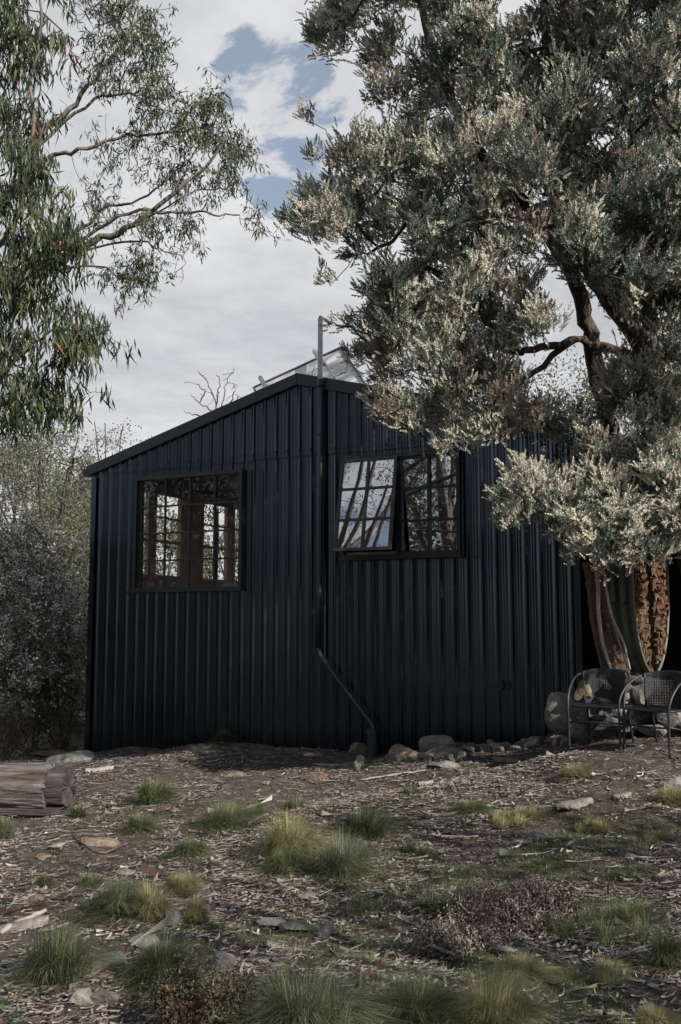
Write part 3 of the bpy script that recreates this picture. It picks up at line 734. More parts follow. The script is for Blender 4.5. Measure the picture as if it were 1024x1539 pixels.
# ---------------------------------------------------------------- trees
class Tree:
    def __init__(s): s.P = []; s.par = []; s.rm = []
    def node(s, p, par, r=0.0): s.P.append(np.array(p, float)); s.par.append(par); s.rm.append(r); return len(s.P) - 1
    def chain(s, pts, r0, r1, par=-1, n=6, wig=.0):
        pp = catmull(pts, n); ids = []
        for i, p in enumerate(pp):
            f = i / (len(pp) - 1); q = p + rs.randn(3) * wig * (0 < i < len(pp) - 1)
            if i == 0 and par >= 0: ids.append(par); continue
            par = s.node(q, par, r0 + (r1 - r0) * f); ids.append(par)
        return ids
    def nearest(s, p, n0=0):
        A_ = np.array(s.P[n0:]); return n0 + int(np.argmin(((A_ - p) ** 2).sum(1)))
    def attach(s, targets, step=.16, sag=.12, bias=None, jit=.03, n0=0):
        targets = [np.array(t, float) for t in targets]
        A_ = np.array(s.P[n0:]); d0 = [((A_ - t) ** 2).sum(1).min() for t in targets]
        for i in np.argsort(d0):
            t = targets[i]; A_ = np.array(s.P[n0:]); d = np.sqrt(((A_ - t) ** 2).sum(1))
            if bias is not None: d = d + bias * np.maximum(0, A_[:, 2] - t[2])
            j = n0 + int(np.argmin(d)); a_ = s.P[j]; L_ = np.linalg.norm(t - a_)
            if L_ < .02: continue
            c = (a_ + t) / 2 + rs.randn(3) * L_ * .10 + np.array([0, 0, sag * L_]); n = max(2, int(L_ / step)); par = j
            for k in range(1, n + 1):
                u = k / n; q = (1 - u) ** 2 * a_ + 2 * u * (1 - u) * c + u * u * t
                if k < n: q = q + rs.randn(3) * jit * min(1, L_)
                par = s.node(q, par)
    def build(s, name, mat, parent, r0=.004, ex=.45, rmax=1e9, sides=6):
        P = np.array(s.P); par = np.array(s.par); n = len(P)
        w = np.zeros(n); nch = np.zeros(n, int)
        for i in range(n):
            if par[i] >= 0: nch[par[i]] += 1
        w[nch == 0] = 1; main = np.full(n, -1)
        for i in range(n - 1, -1, -1):
            if par[i] >= 0: w[par[i]] += w[i]
        best = np.zeros(n)
        for i in range(n):
            if par[i] >= 0 and w[i] > best[par[i]]: best[par[i]] = w[i]; main[par[i]] = i
        r = np.minimum(np.maximum(r0 * w ** ex, np.array(s.rm)), rmax)
        e = np.where(par >= 0)[0]; d = np.zeros((n, 3)); d[e] = P[e] - P[par[e]]; d[par < 0] = (0, 0, 1)
        d /= np.maximum(np.linalg.norm(d, axis=1), 1e-9)[:, None]
        ref = np.array([.31, .77, .12]); u = np.cross(d, ref); u /= np.maximum(np.linalg.norm(u, axis=1), 1e-6)[:, None]; v = np.cross(d, u)
        pr = par[e]; cont = main[pr] == e
        us = np.where(cont[:, None], u[pr], u[e]); vs = np.where(cont[:, None], v[pr], v[e]); rr = np.where(cont, r[pr], np.minimum(r[pr], r[e] * 1.35))
        a = np.arange(sides) * 2 * math.pi / sides; ca, sa = np.cos(a)[None, :, None], np.sin(a)[None, :, None]
        lump = 1.0
        ringA = P[pr][:, None] + (us[:, None] * ca + vs[:, None] * sa) * rr[:, None, None]
        ringB = P[e][:, None] + (u[e][:, None] * ca + v[e][:, None] * sa) * r[e][:, None, None]
        V = np.concatenate([ringA, ringB], 1).reshape(-1, 3); m_ = len(e); b = (np.arange(m_) * 2 * sides)[:, None, None]
        k = np.arange(sides); k2 = (k + 1) % sides
        Qs = (b + np.stack([k, k2, k2 + sides, k + sides], -1)[None]).reshape(-1, 4)
        O = np.array(parent.location) if parent else 0
        return npmesh(name, V - O, Qs, [mat], parent=parent, smooth=True)

def basis(D, roll=None):
    D = D / np.maximum(np.linalg.norm(D, axis=1), 1e-9)[:, None]
    A_ = rs.randn(len(D), 3); U = np.cross(D, A_); U /= np.maximum(np.linalg.norm(U, axis=1), 1e-9)[:, None]; W = np.cross(D, U)
    return U, W, D

def place(templ, P, D, S):
    """templ (k,4,3) -> quads placed at P along D scaled by S"""
    U, W, D = basis(D); B_ = np.stack([U, W, D], 1) * S[:, None, None]      # rows
    return (np.einsum('kvi,nij->nkvj', templ, B_) + P[:, None, None, :]).reshape(-1, 4, 3)

def shoot_template(nl, L_, ll, lw, seed, up=.75):
    r = np.random.RandomState(seed); out = []
    for j in range(nl):
        f = (j + .5) / nl; z = L_ * (.08 + .9 * f); a = j * 2.4 + r.uniform(-.3, .3)
        e = up + .5 * f + r.uniform(-.2, .2); rad_ = np.array([math.cos(a), math.sin(a), 0]); d = rad_ * math.cos(e) + np.array([0, 0, math.sin(e)])
        t = np.cross(d, rad_ + np.array([.01, .2, .3])); t /= np.linalg.norm(t); l = ll * r.uniform(.8, 1.2) * (1.05 - .3 * f); b = np.array([0, 0, z])
        out.append([b, b + d * l * .5 + t * lw / 2, b + d * l, b + d * l * .5 - t * lw / 2])
    return np.array(out)

def leaves_mesh(name, quads, mats, mi, parent):
    V = quads.reshape(-1, 3) - np.array(parent.location); Qf = np.arange(len(V), dtype=np.int32).reshape(-1, 4)
    return npmesh(name, V, Qf, mats, mi, parent)

def hang_leaves(P, n, spread, ll, lw, droop=.8, curl=.25, dirs=None):
    """long leaves, each two quads, around points P (n each)"""
    N = len(P) * n; base = np.repeat(P, n, 0) + rs.randn(N, 3) * spread
    D = rs.randn(N, 3) * (1 - droop * .6); D[:, 2] -= droop * 1.3
    if dirs is not None: D += np.repeat(dirs, n, 0)
    U, W, D = basis(D); l = ll * rs.uniform(.6, 1.25, N)[:, None]; w = lw * rs.uniform(.8, 1.2, N)[:, None]
    a = base; b = base + D * l * .45 + W * l * curl * .3; c = base + D * l + W * l * curl * .9 * rs.uniform(-1, 1, N)[:, None]
    q1 = np.stack([a, b + U * w / 2, c, b - U * w / 2], 1)
    return q1

def inpoly(x, y, poly):
    c = False; n = len(poly)
    for i in range(n):
        x1, y1 = poly[i]; x2, y2 = poly[(i + 1) % n]
        if (y1 > y) != (y2 > y) and x < (x2 - x1) * (y - y1) / (y2 - y1) + x1: c = not c
    return c

# ---- the big shaggy evergreen at the right
bt = gp(925, 1075); base_Y = 10.9
b0 = at(922, 1010, base_Y); gz = h1(b0[0], b0[1])
big = empty('evergreen_tree', (b0[0], b0[1], gz)); tag(big, 'huge shaggy grey-green evergreen tree with leaning stems overhanging the cabin', 'tree')
T = Tree()
def A3(l): return [at(*q) for q in l]
t1 = T.chain([(b0[0] + .02, b0[1], gz - .2)] + A3([(928, 1010, 10.9), (908, 900, 10.9), (906, 780, 10.9), (915, 640, 10.8), (897, 560, 10.7), (882, 480, 10.5), (852, 395, 10.2), (795, 315, 9.9), (730, 240, 9.6), (680, 150, 9.4), (640, 40, 9.3), (620, -80, 9.2)]), .15, .03, n=5, wig=.012)
t2 = T.chain([(b0[0] + 1.15, b0[1] + .1, gz - .2)] + A3([(1050, 880, 10.9), (1015, 760, 10.9), (990, 640, 11.0), (962, 520, 10.8), (915, 450, 10.6), (870, 370, 10.3), (850, 250, 10.1), (830, 120, 10), (815, 0, 10), (810, -100, 10)]), .17, .03, n=5, wig=.012)
t3 = T.chain([T.P[t2[14]]] + A3([(978, 480, 10.9), (972, 360, 10.8), (950, 200, 10.7), (942, 80, 10.6), (940, -60, 10.6)]), .11, .03, par=t2[14], n=5, wig=.012)
t4 = T.chain([T.P[t2[12]]] + A3([(1040, 560, 10.7), (1090, 400, 10.5), (1120, 200, 10.4), (1130, 0, 10.4)]), .11, .03, par=t2[12], n=5, wig=.012)
j5 = T.nearest(at(962, 540, 10.8)); t5 = T.chain([T.P[j5]] + A3([(915, 522, 10.6), (865, 514, 10.4), (810, 522, 10.1), (765, 528, 9.9), (735, 490, 9.8), (700, 440, 9.7), (640, 400, 9.6)]), .055, .02, par=j5, n=5, wig=.012)
t6 = T.chain([T.P[t5[10]]] + A3([(800, 560, 10.1), (750, 600, 9.9), (690, 640, 9.6)]), .04, .012, par=t5[10], n=4, wig=.012)
t7 = T.chain([T.P[t1[17]]] + A3([(880, 720, 10.2), (840, 760, 9.7), (800, 770, 9.4)]), .06, .012, par=t1[17], n=4, wig=.01)
t8 = T.chain([T.P[t2[9]]] + A3([(980, 740, 10.3), (960, 780, 9.7), (930, 800, 9.4)]), .06, .012, par=t2[9], n=4, wig=.01)
n_main = len(T.P)

UP = [(500, -140), (505, 20), (490, 60), (520, 110), (498, 160), (520, 215), (490, 250), (500, 290), (462, 335), (480, 365), (520, 395), (535, 430), (580, 450), (575, 500), (562, 540), (600, 590), (615, 630), (660, 665), (720, 655), (800, 650), (850, 665), (920, 690), (1010, 690), (1180, 700), (1180, -140)]
LO = [(780, 770), (800, 715), (850, 740), (900, 710), (1000, 700), (1180, 700), (1180, 810), (1010, 815), (950, 838), (895, 825), (865, 780), (810, 775)]
gaps = [(812, 425, 38, 36, .9), (850, 590, 80, 46, 1.0), (580, 150, 50, 60, .55), (560, 200, 40, 50, .5), (700, 330, 40, 30, .4), (995, 590, 45, 60, .8), (870, 470, 50, 60, .75), (960, 520, 50, 60, .6), (1010, 310, 30, 30, .5), (820, 250, 35, 25, .5), (880, 560, 50, 60, .7), (900, 650, 40, 40, .7)]
clumps = []     # px,py,Y,r(m),kind
tries = 0
while len(clumps) < 300 and tries < 20000:
    tries += 1
    x = rnd.uniform(440, 1180); y = rnd.uniform(-140, 720)
    if not inpoly(x, y, UP): continue
    if any(((x - gx_) / rx) ** 2 + ((y - gy_) / ry) ** 2 < 1 and rnd.random() < p for gx_, gy_, rx, ry, p in gaps): continue
    near = .5 + .5 * math.cos((x - 800) / 250.)
    Yc = rnd.uniform(8.3, 11.4) if x > 640 else rnd.uniform(9.0, 11.3)
    if y > 560: Yc = rnd.uniform(9.3, 11.0)
    if any(abs(x - c[0]) < 26 and abs(y - c[1]) < 24 and abs(Yc - c[2]) < .5 for c in clumps): continue
    kd = 1 if (y > 540 and x < 880 and rnd.random() < .65) or rnd.random() < .12 else 0
    if (x > 820 and y < 360 and rnd.random() < .6) or rnd.random() < .2: kd = 5  # darker leaf mix stands for shade deep in the crown
    clumps.append((x, y, Yc, rnd.uniform(.22, .36), kd))
for k in range(75):   # upper crown, beyond the top of the frame
    clumps.append((rnd.uniform(560, 1180), rnd.uniform(-480, -60), rnd.uniform(8.8, 11.2), rnd.uniform(.36, .5), 4))
for k in range(45):   # dense right-hand side, deep-green leaves standing in for its shaded depths
    clumps.append((rnd.uniform(860, 1180), rnd.uniform(-100, 400), rnd.uniform(9.2, 11.2), rnd.uniform(.25, .36), 5))
for (x, y, Yc) in [(1000, 520, 9.6), (1015, 440, 9.6), (1000, 560, 9.8), (985, 600, 9.7), (1010, 640, 9.6), (930, 430, 9.8), (900, 390, 9.6), (860, 340, 9.4), (760, 590, 9.4), (700, 560, 9.3), (790, 450, 9.4), (730, 420, 9.3), (660, 480, 9.4), (780, 500, 9.7), (740, 540, 9.6), (640, 560, 9.5), (690, 610, 9.4), 
                   (740, 650, 9.5), (800, 645, 9.6), (900, 690, 9.5), (950, 600, 9.9), (960, 660, 9.6), (1000, 690, 9.5), (600, 520, 9.5), (720, 340, 9.2), (800, 380, 9.3), (930, 340, 9.3), (1000, 380, 9.3), (960, 480, 9.7), (660, 250, 9.2), (600, 150, 9.5), (560, 250, 9.5), (640, 330, 9.3), (880, 200, 9.2), (800, 180, 9.3), (720, 180, 9.3), (720, 80, 9.3), (920, 120, 9.3)]:
    clumps.append((x, y, Yc, .27 if y > 420 else .33, 1 if rnd.random() < .25 else 0))
for k in range(95):  # lower skirt, sunlight put in as a paler leaf mix
    for _ in range(50):
        x = rnd.uniform(740, 1180); y = rnd.uniform(690, 860)
        if inpoly(x, y, LO): break
    clumps.append((x, y, rnd.uniform(8.9, 10.0), rnd.uniform(.16, .28), 2))
for q in [(508, 488, 9.6, .10, 3), (530, 492, 9.6, .12, 3), (552, 500, 9.7, .16, 3), (575, 510, 9.8, .2, 0), (540, 545, 9.8, .16, 3), (440, 335, 9.6, .16, 3), (450, 350, 9.6, .18, 3), (470, 330, 9.6, .2, 0), (478, 240, 9.8, .15, 3), (470, 185, 9.8, .13, 3), (480, 60, 9.8, .17, 3), (468, 65, 9.8, .1, 3),
          (475, 300, 9.7, .16, 0), (500, 425, 9.7, .14, 3), (595, 630, 9.6, .17, 2), (580, 600, 9.7, .15, 2), (665, 680, 9.4, .14, 2), (690, 668, 9.4, .18, 2), (655, 690, 9.4, .09, 2), (620, 645, 9.5, .15, 2), (755, 790, 9.1, .10, 2), (770, 788, 9.1, .12, 2), (785, 712, 9.2, .12, 2), (800, 730, 9.2, .15, 2),
          (790, 782, 9.2, .14, 2), (880, 835, 9.1, .14, 2), (912, 852, 9.1, .13, 2), (940, 858, 9.1, .13, 2), (985, 838, 9.1, .15, 2), (1015, 832, 9.2, .16, 2), (850, 800, 9.2, .16, 2), (820, 775, 9.2, .16, 2), (725, 660, 9.5, .15, 2), (760, 655, 9.6, .15, 1), (840, 800, 9.1, .12, 2)]:
    clumps.append(q)
tg = [at(c[0], c[1], c[2]) for c in clumps]
T.attach(tg, step=.18, sag=-.02, jit=.035)
# shoots
SP, SD, SS, SM = [], [], [], []
trunk_mid = np.array([b0[0] + .3, b0[1] + .1, 0])
TW = []
for c, p in zip(clumps, tg):
    r_ = c[3]; out = p - trunk_mid; out[2] = .25; out /= np.linalg.norm(out)
    axd = out * .6 + np.array([0, 0, .55]) + np.array([rnd.uniform(-.3, .3), rnd.uniform(-.3, .1), 0]); axd /= np.linalg.norm(axd)
    nsp = max(3, int((120 if c[4] != 4 else 60) * (r_ / .25) ** 2))
    # a clump is a handful of sprays; each spray is a plume of shoots
    for s in range(nsp // 8):
        d = rs.randn(3); d /= np.linalg.norm(d); d = d * .8 + axd; d /= np.linalg.norm(d)
        root = p + rs.randn(3) * r_ * .20; Ls = r_ * rs.uniform(.7, 1.35)
        TW.append(root + d * Ls)
        m = 15 if c[4] != 3 else 9
        f = rs.uniform(.15, 1, m); P_ = root + d * (f * Ls)[:, None] + rs.randn(m, 3) * (.055 * (1.2 - f))[:, None] * (1.3 if c[4] != 3 else .8)
        D_ = d + rs.randn(m, 3) * .42 + np.array([0, 0, .35])
        SP.append(P_); SD.append(D_); SS.append(rs.uniform(.75, 1.2, m)); br = rs.rand()
        pal = {0: (.55, .94), 1: (.15, .40), 2: (.68, .95), 3: (.35, .95), 4: (.5, .8), 5: (.20, .92)}[c[4]]  # paler mix for the lit skirt, darker mix for shaded depths
        SM.append(np.full(m, 0 if br < pal[0] else (1 if br < pal[1] else 2)))
SP = np.concatenate(SP); SD = np.concatenate(SD); SS = np.concatenate(SS); SM = np.concatenate(SM)
T.attach(TW, step=.12, sag=-.03, jit=.02, n0=n_main)
T.build('trunk', M['bark'], big, r0=.0032, ex=.42, sides=7)
tem = [shoot_template(20, .095, .026, .013, s) for s in range(6)]
qs, ms = [], []
which = rs.randint(0, 6, len(SP))
for k in range(6):
    w = which == k; qs.append(place(tem[k], SP[w], SD[w], SS[w])); ms.append(np.repeat(SM[w], 20))
quads = np.concatenate(qs); mi = np.concatenate(ms)
LG = [leafmat('grey_green_leaf', (.56, .545, .465), .2, .12, .45), leafmat('deep_green_leaf', (.14, .175, .145), .3, .1, .45), leafmat('brown_tinged_leaf', (.34, .285, .24), .3, .25, .6)]
leaves_mesh('crown', quads, LG, mi, big)
print('big tree shoots', len(SP), 'quads', len(quads), 'nodes', len(T.P))
# lower stems with flaky bark and hanging strips
m = MB(); pts = catmull([tuple(at(893, 845, 10.55)), tuple(at(899, 900, 10.5)), tuple(at(906, 960, 10.45)), tuple(at(922, 1012, 10.4)), tuple(at(930, 1060, 10.4))], 8)
pts = [p - np.array(big.location) for p in pts]
n = 14; vs = []
for i, p in enumerate(pts):
    for k in range(n):
        a_ = 2 * math.pi * k / n; rr = (.115 - .05 * i / len(pts)) * (1 + .35 * vnoise(np.array([k * 1.3]), np.array([i * .8]))[0])
        vs.append((p[0] + math.cos(a_) * rr, p[1] + math.sin(a_) * rr, p[2]))
m.add(vs, [(i * n + k, (i + 1) * n + k, (i + 1) * n + (k + 1) % n, i * n + (k + 1) % n) for i in range(len(pts) - 1) for k in range(n)])
m.build('flaky_stem', M['barkred'], big, smooth=True)
def strip(pxs, Y, w, mat):
    m_ = MB(); P_ = [p - np.array(big.location) for p in catmull([tuple(at(x, y, Y)) for x, y in pxs], 6)]
    L_ = len(P_); m_.tube(P_, [w * (1 - .5 * abs(i / L_ - .4)) for i in range(L_)], 7); m_.build('bark_strip', mat, big, smooth=True)
strip([(893, 840), (899, 880), (900, 920), (906, 965), (919, 1008)], 10.3, .022, M['peel'])
strip([(908, 858), (912, 890), (921, 930), (937, 965), (947, 1006)], 10.3, .016, M['peel'])
strip([(921, 935), (932, 968), (943, 1004)], 10.32, .010, M['peel'])
strip([(886, 860), (887, 900), (895, 960), (905, 1006)], 10.34, .010, M['twig'])

# ---- generic bushes and trees made of leaf clusters
LM = {
 'gum': [leafmat('gum_leaf_green', (.06, .085, .04), .3, .35, .45, .35), leafmat('gum_leaf_dark', (.025, .04, .025), .3, .3, .45, .35), leafmat('gum_leaf_pale', (.13, .145, .06), .25, .4, .4, .5), leafmat('gum_leaf_red', (.24, .07, .035), .3, .35, .5)],
 'silver': [leafmat('silver_leaf', (.58, .59, .57), .3, .2, .45), leafmat('silver_leaf_dark', (.07, .082, .065), .3, .2, .5), leafmat('silver_leaf_olive', (.14, .15, .10), .3, .2, .5)],  # silver undersides, the palest raised to stand for sunlit highlights
 'far': [leafmat('far_leaf_olive', (.105, .12, .065), .3, .35, .6), leafmat('far_leaf_grey', (.12, .14, .105), .3, .3, .6), leafmat('far_leaf_tan', (.19, .175, .105), .3, .3, .6)],
 'heath': [leafmat('heath_green', (.06, .07, .035), .3, .15, .6), leafmat('heath_dark', (.03, .032, .022), .3, .1, .7), leafmat('heath_brown', (.11, .075, .05), .3, .1, .8)],
}
def leaf_tree(name, cat, label, base, stems, clusters, mats, weights, ll, lw, per, spread, droop=.3, group=None, bark='deadtwig', r0=.004, tw=3, sag=.05, leafy=True, rmin=.03, step=.25, sides=5, crown='crown', curl=.25, barkmat=None):
    """stems: list of lists of points; clusters: (point, radius)"""
    root = empty(name, tuple(base)); tag(root, label, cat, group)
    t = Tree(); first = True
    for s in stems:
        if first: t.chain([tuple(p) for p in s], rmin, rmin * .35, n=4, wig=rmin * .25); first = False
        else:
            j = t.nearest(np.array(s[0], float)); t.chain([tuple(t.P[j])] + [tuple(p) for p in s[1:]], rmin * .55, rmin * .2, par=j, n=4, wig=rmin * .25)
    C_l = [np.array(c[0], float) for c in clusters]; t.attach(C_l, step=step, sag=sag, jit=.05)
    tips = []
    for (p, r_) in clusters:
        k = max(2, int(tw)); q = np.array(p) + rs.randn(k, 3) * r_ * np.array([.6, .6, .5]); tips.append(q)
    tips = np.concatenate(tips); t.attach(list(tips), step=step * .6, sag=sag, jit=.03)
    t.build('trunk', M[bark], root, r0=r0, ex=.45, sides=sides)
    if leafy:
        q = hang_leaves(tips, per, spread, ll, lw, droop, curl)
        mi_ = rs.choice(len(weights), len(tips), p=np.array(weights) / sum(weights)); mi_ = np.repeat(mi_, per)
        sw = rs.rand(len(mi_)) < .25; mi_[sw] = rs.choice(len(weights), sw.sum(), p=np.array(weights) / sum(weights))
        leaves_mesh(crown, q, mats, mi_, root)
    return root
def scatter(cx, cy, cz, rx, ry, rz_, n, r_, rng=None):
    out = []
    while len(out) < n:
        v = rs.uniform(-1, 1, 3)
        d = (v ** 2).sum()
        if d < 1 and (d > .25 or rs.rand() < .3): out.append((np.array([cx + v[0] * rx, cy + v[1] * ry, cz + v[2] * rz_]), r_ * rs.uniform(.7, 1.3)))
    return out

# ---- gum tree at the left (trunk outside the frame), two leaf zones
gb_ = np.array([-5.3, 9.2, h1(-5.3, 9.2)])
gum = empty('gum_tree', tuple(gb_)); tag(gum, 'tall gum tree leaning in from the left with drooping leaves and bare pale twigs', 'tree')
G = Tree()
g0_ = G.chain([tuple(gb_ - np.array([0, 0, .2])), (-5.2, 9.2, 1.5), (-4.9, 9.0, 3.0), (-4.6, 8.8, 4.6), (-4.5, 8.6, 6.4), (-4.2, 8.4, 8.4)], .24, .08, n=6, wig=.02)
g0b = G.chain([G.P[g0_[9]], (-5.6, 9.6, 3.6), (-6.3, 10.2, 5.2), (-6.8, 10.6, 7.4)], .16, .04, par=g0_[9], n=5, wig=.02)
def gch(pl, r0, r1, fr, n=5):
    P_ = [at(*q) for q in pl]; j = fr if fr is not None else G.nearest(P_[0]); return G.chain([G.P[j]] + P_, r0, r1, par=j, n=n, wig=.012)
k1 = gch([(-90, 470, 8.6), (30, 420, 8.4), (125, 372, 8.3), (190, 345, 8.2), (250, 300, 8.1), (310, 250, 8.1), (340, 205, 8.1)], .055, .008, g0_[16])
k2 = gch([(-80, 360, 8.5), (0, 310, 8.3), (60, 200, 8.2), (90, 180, 8.2), (130, 130, 8.2), (190, 60, 8.2), (215, 10, 8.2)], .05, .008, g0_[18])
gch([(110, 170, 8.2), (180, 140, 8.2), (235, 160, 8.1)], .02, .006, k2[12]); gch([(60, 245, 8.2), (120, 225, 8.1), (180, 205, 8.1), (250, 200, 8.1), (320, 190, 8.0)], .026, .006, k2[9])
gch([(180, 325, 8.2), (240, 318, 8.1), (300, 320, 8.0), (350, 325, 8.0), (385, 328, 8.0)], .018, .004, k1[13])
gch([(200, 362, 8.1), (240, 375, 8.0), (275, 385, 8.0)], .012, .003, k1[13])
gch([(150, 400, 8.1), (180, 420, 8.1)], .012, .004, k1[11]); gch([(150, 320, 8.2), (210, 300, 8.1), (260, 260, 8.0), (300, 225, 8.0)], .018, .004, k1[12])
gch([(290, 290, 8.1), (340, 285, 8.1)], .01, .003, k1[18])
k3 = gch([(-120, 560, 7.2), (-40, 420, 6.8), (20, 330, 6.6), (50, 250, 6.5), (45, 150, 6.5), (60, 40, 6.5), (50, -60, 6.5)], .028, .008, g0_[14])
k4 = gch([(-40, 600, 6.7), (30, 530, 6.5), (80, 500, 6.4), (120, 490, 6.4)], .025, .006, k3[5]); gch([(10, 420, 6.6), (60, 400, 6.5), (110, 400, 6.5)], .02, .005, k3[8])
far_cl = []
for (x, y, r_, n_) in [(312, 160, 28, 13), (305, 200, 30, 12), (325, 215, 24, 8), (285, 185, 18, 5), (370, 240, 14, 5), (355, 225, 14, 3), (392, 325, 7, 3), (340, 265, 26, 8), (300, 262, 32, 7), (265, 240, 30, 7), (225, 235, 34, 5), (205, 90, 30, 12), (175, 60, 30, 12), (222, 70, 22, 8), (215, 45, 16, 5), (228, 25, 8, 3),
                        (235, 140, 22, 9), (228, 165, 16, 7), (150, 20, 30, 9), (185, 15, 22, 6), (140, 100, 28, 7), (170, 115, 24, 6), (200, 200, 30, 5), (160, 240, 30, 5), (150, 290, 28, 5), (200, 395, 16, 6), (220, 400, 14, 6), (175, 425, 18, 4), (235, 345, 22, 4), (205, 330, 22, 4), (280, 335, 24, 5), (190, 430, 16, 5), (270, 300, 26, 5), (150, 340, 24, 3), (290, 355, 18, 2), (245, 115, 14, 3), (250, 185, 14, 3)]:
    for k in range(n_): far_cl.append((at(x + rnd.gauss(0, r_ * .5), y + rnd.gauss(0, r_ * .5), 8.15 + rnd.uniform(-.35, .35)), .10))
near_cl = []
for (x, y, rx, ry, n_, yy) in [(20, 60, 45, 70, 46, 6.6), (95, 40, 35, 45, 20, 6.8), (30, 190, 42, 60, 36, 6.6), (55, 260, 40, 45, 20, 6.6), (25, 300, 40, 50, 30, 6.5), (75, 330, 40, 40, 28, 6.5), (40, 400, 50, 40, 38, 6.5), (100, 380, 24, 32, 14, 6.5), (60, 460, 55, 30, 20, 6.5), (20, 560, 30, 50, 20, 6.4),
                               (60, 600, 40, 36, 30, 6.4), (100, 590, 28, 40, 16, 6.4), (125, 505, 22, 20, 12, 6.4), (80, 520, 40, 30, 14, 6.4), (10, 470, 20, 50, 14, 6.5), (-40, 200, 40, 200, 40, 6.6), (-40, 500, 40, 100, 24, 6.5), (20, 630, 24, 20, 10, 6.4), (110, 440, 20, 24, 8, 6.5)]:
    for k in range(n_): (rnd.random() < (.40 if y > 330 or x < 35 else .17)) and near_cl.append((at(x + rnd.uniform(-rx, rx) * .9, y + rnd.uniform(-ry, ry) * .9 - 12, yy + rnd.uniform(-.4, .5)), .10))
def above(cs, n_):   # crown beyond the top edge
    for k in range(n_): cs.append((at(rnd.uniform(-250, 200), rnd.uniform(-160, -10), rnd.uniform(6.6, 8.6)), .12))
above(near_cl, 25)
G.attach([c[0] for c in far_cl + near_cl], step=.14, sag=.04, jit=.03)
bare = [at(x, y, 8.1 + rnd.uniform(-.2, .2)) for x, y in [(280, 395), (262, 410), (300, 372), (268, 385), (245, 372), (330, 330), (365, 340), (272, 425), (90, 150), (110, 190), (160, 170), (130, 60), (200, 180), (180, 260), (240, 215), (160, 200), (205, 225), (120, 270), (90, 300)]]
G.attach(bare, step=.12, sag=.0, jit=.025)
def tipsof(cs, k, s): 
    P_ = np.repeat(np.array([c[0] for c in cs]), k, 0); return P_ + rs.randn(len(P_), 3) * s
tf = tipsof(far_cl, 4, .075); tn = tipsof(near_cl, 4, .085)
G.attach(list(tf) + list(tn), step=.09, sag=.0, jit=.02)
G.build('trunk', M['gumbark'], gum, r0=.0022, ex=.345, sides=6)
qf = hang_leaves(tf, 11, .026, .075, .012, .75); qn = hang_leaves(tn, 12, .035, .125, .016, 1.0)
def gm(nt, per, p):
    a_ = np.repeat(rs.choice(4, nt, p=p), per); s_ = rs.rand(len(a_)) < .35; a_[s_] = rs.choice(4, s_.sum(), p=[.5, .3, .19, .01]); return a_
leaves_mesh('crown', np.concatenate([qf, qn]), LM['gum'], np.concatenate([gm(len(tf), 11, [.46, .27, .265, .005]), gm(len(tn), 12, [.42, .43, .135, .015])]), gum)
print('gum', len(qf), len(qn), len(G.P))

# ---- shrubs and trees to the left of and behind the cabin
def gz_(x, y): return h1(x, y)
def bush(px, Y, top, w, dep, label, mats, wts, n, ll, lw, per, spread, name='shrub', cat='shrub', group=None, low=.1, droop=.0, bark='twig', r_=.25, rmin=.03, sag=.03, tw=4):
    c = at(px, 900, Y); x, y = c[0], c[1]; z0 = gz_(x, y); z1 = at(px, top, Y)[2]
    W = w * Y / F / 2; hh = (z1 - z0) / 2
    cl = scatter(x, y, z0 + hh * (1 + low), W, dep / 2, hh * (1 - low), n, r_)
    return leaf_tree(name, cat, label, (x, y, z0), [[(x, y, z0 - .1), (x + .05, y, z0 + hh * .5), (x - .1, y, z0 + hh * 1.2)], [(x, y, z0), (x - W * .4, y, z0 + hh), (x - W * .6, y, z0 + hh * 1.5)], [(x, y, z0), (x + W * .4, y, z0 + hh), (x + W * .6, y, z0 + hh * 1.5)]],
                     cl, mats, wts, ll, lw, per, spread, droop=droop, group=group, bark=bark, rmin=rmin, r0=.003, tw=tw, sag=sag, step=.3, sides=4, curl=.1)
SGp = 'silvery shrubs left of the cabin'
bush(30, 15.5, 785, 120, 2.2, 'silver-leaved tall shrub at the left edge behind the log', LM['silver'], [.4, .35, .25], 150, .06, .026, 22, .055, group=SGp)
bush(105, 17.5, 860, 110, 2.4, 'pale silver shrub against the left corner of the cabin', LM['silver'], [.55, .2, .25], 170, .06, .026, 22, .055, group=SGp)
bush(60, 16.5, 850, 120, 2.2, 'grey-green shrub between the two silver shrubs beside the cabin', LM['silver'], [.4, .3, .3], 150, .06, .026, 22, .055, group=SGp)
bush(-60, 15, 740, 160, 3, 'dark silver shrub mostly outside the left edge', LM['silver'], [.3, .5, .2], 130, .055, .022, 14, .07, group=SGp)
bush(95, 15.9, 1068, 80, 1.0, 'low dark green heath bush behind the log near the cabin corner', LM['heath'], [.5, .3, .2], 90, .03, .008, 26, .05, r_=.12, low=.05, group='low heath bushes behind the log')
bush(10, 14.0, 1062, 90, 1.0, 'low dark heath bush at the left edge above the log', LM['heath'], [.35, .5, .15], 90, .03, .008, 26, .05, r_=.12, low=.05, group='low heath bushes behind the log')
bush(40, 16.2, 960, 130, 1.4, 'dark understorey bush under the silver shrubs', LM['heath'], [.2, .75, .05], 120, .05, .02, 14, .08, r_=.2, group='low heath bushes behind the log')

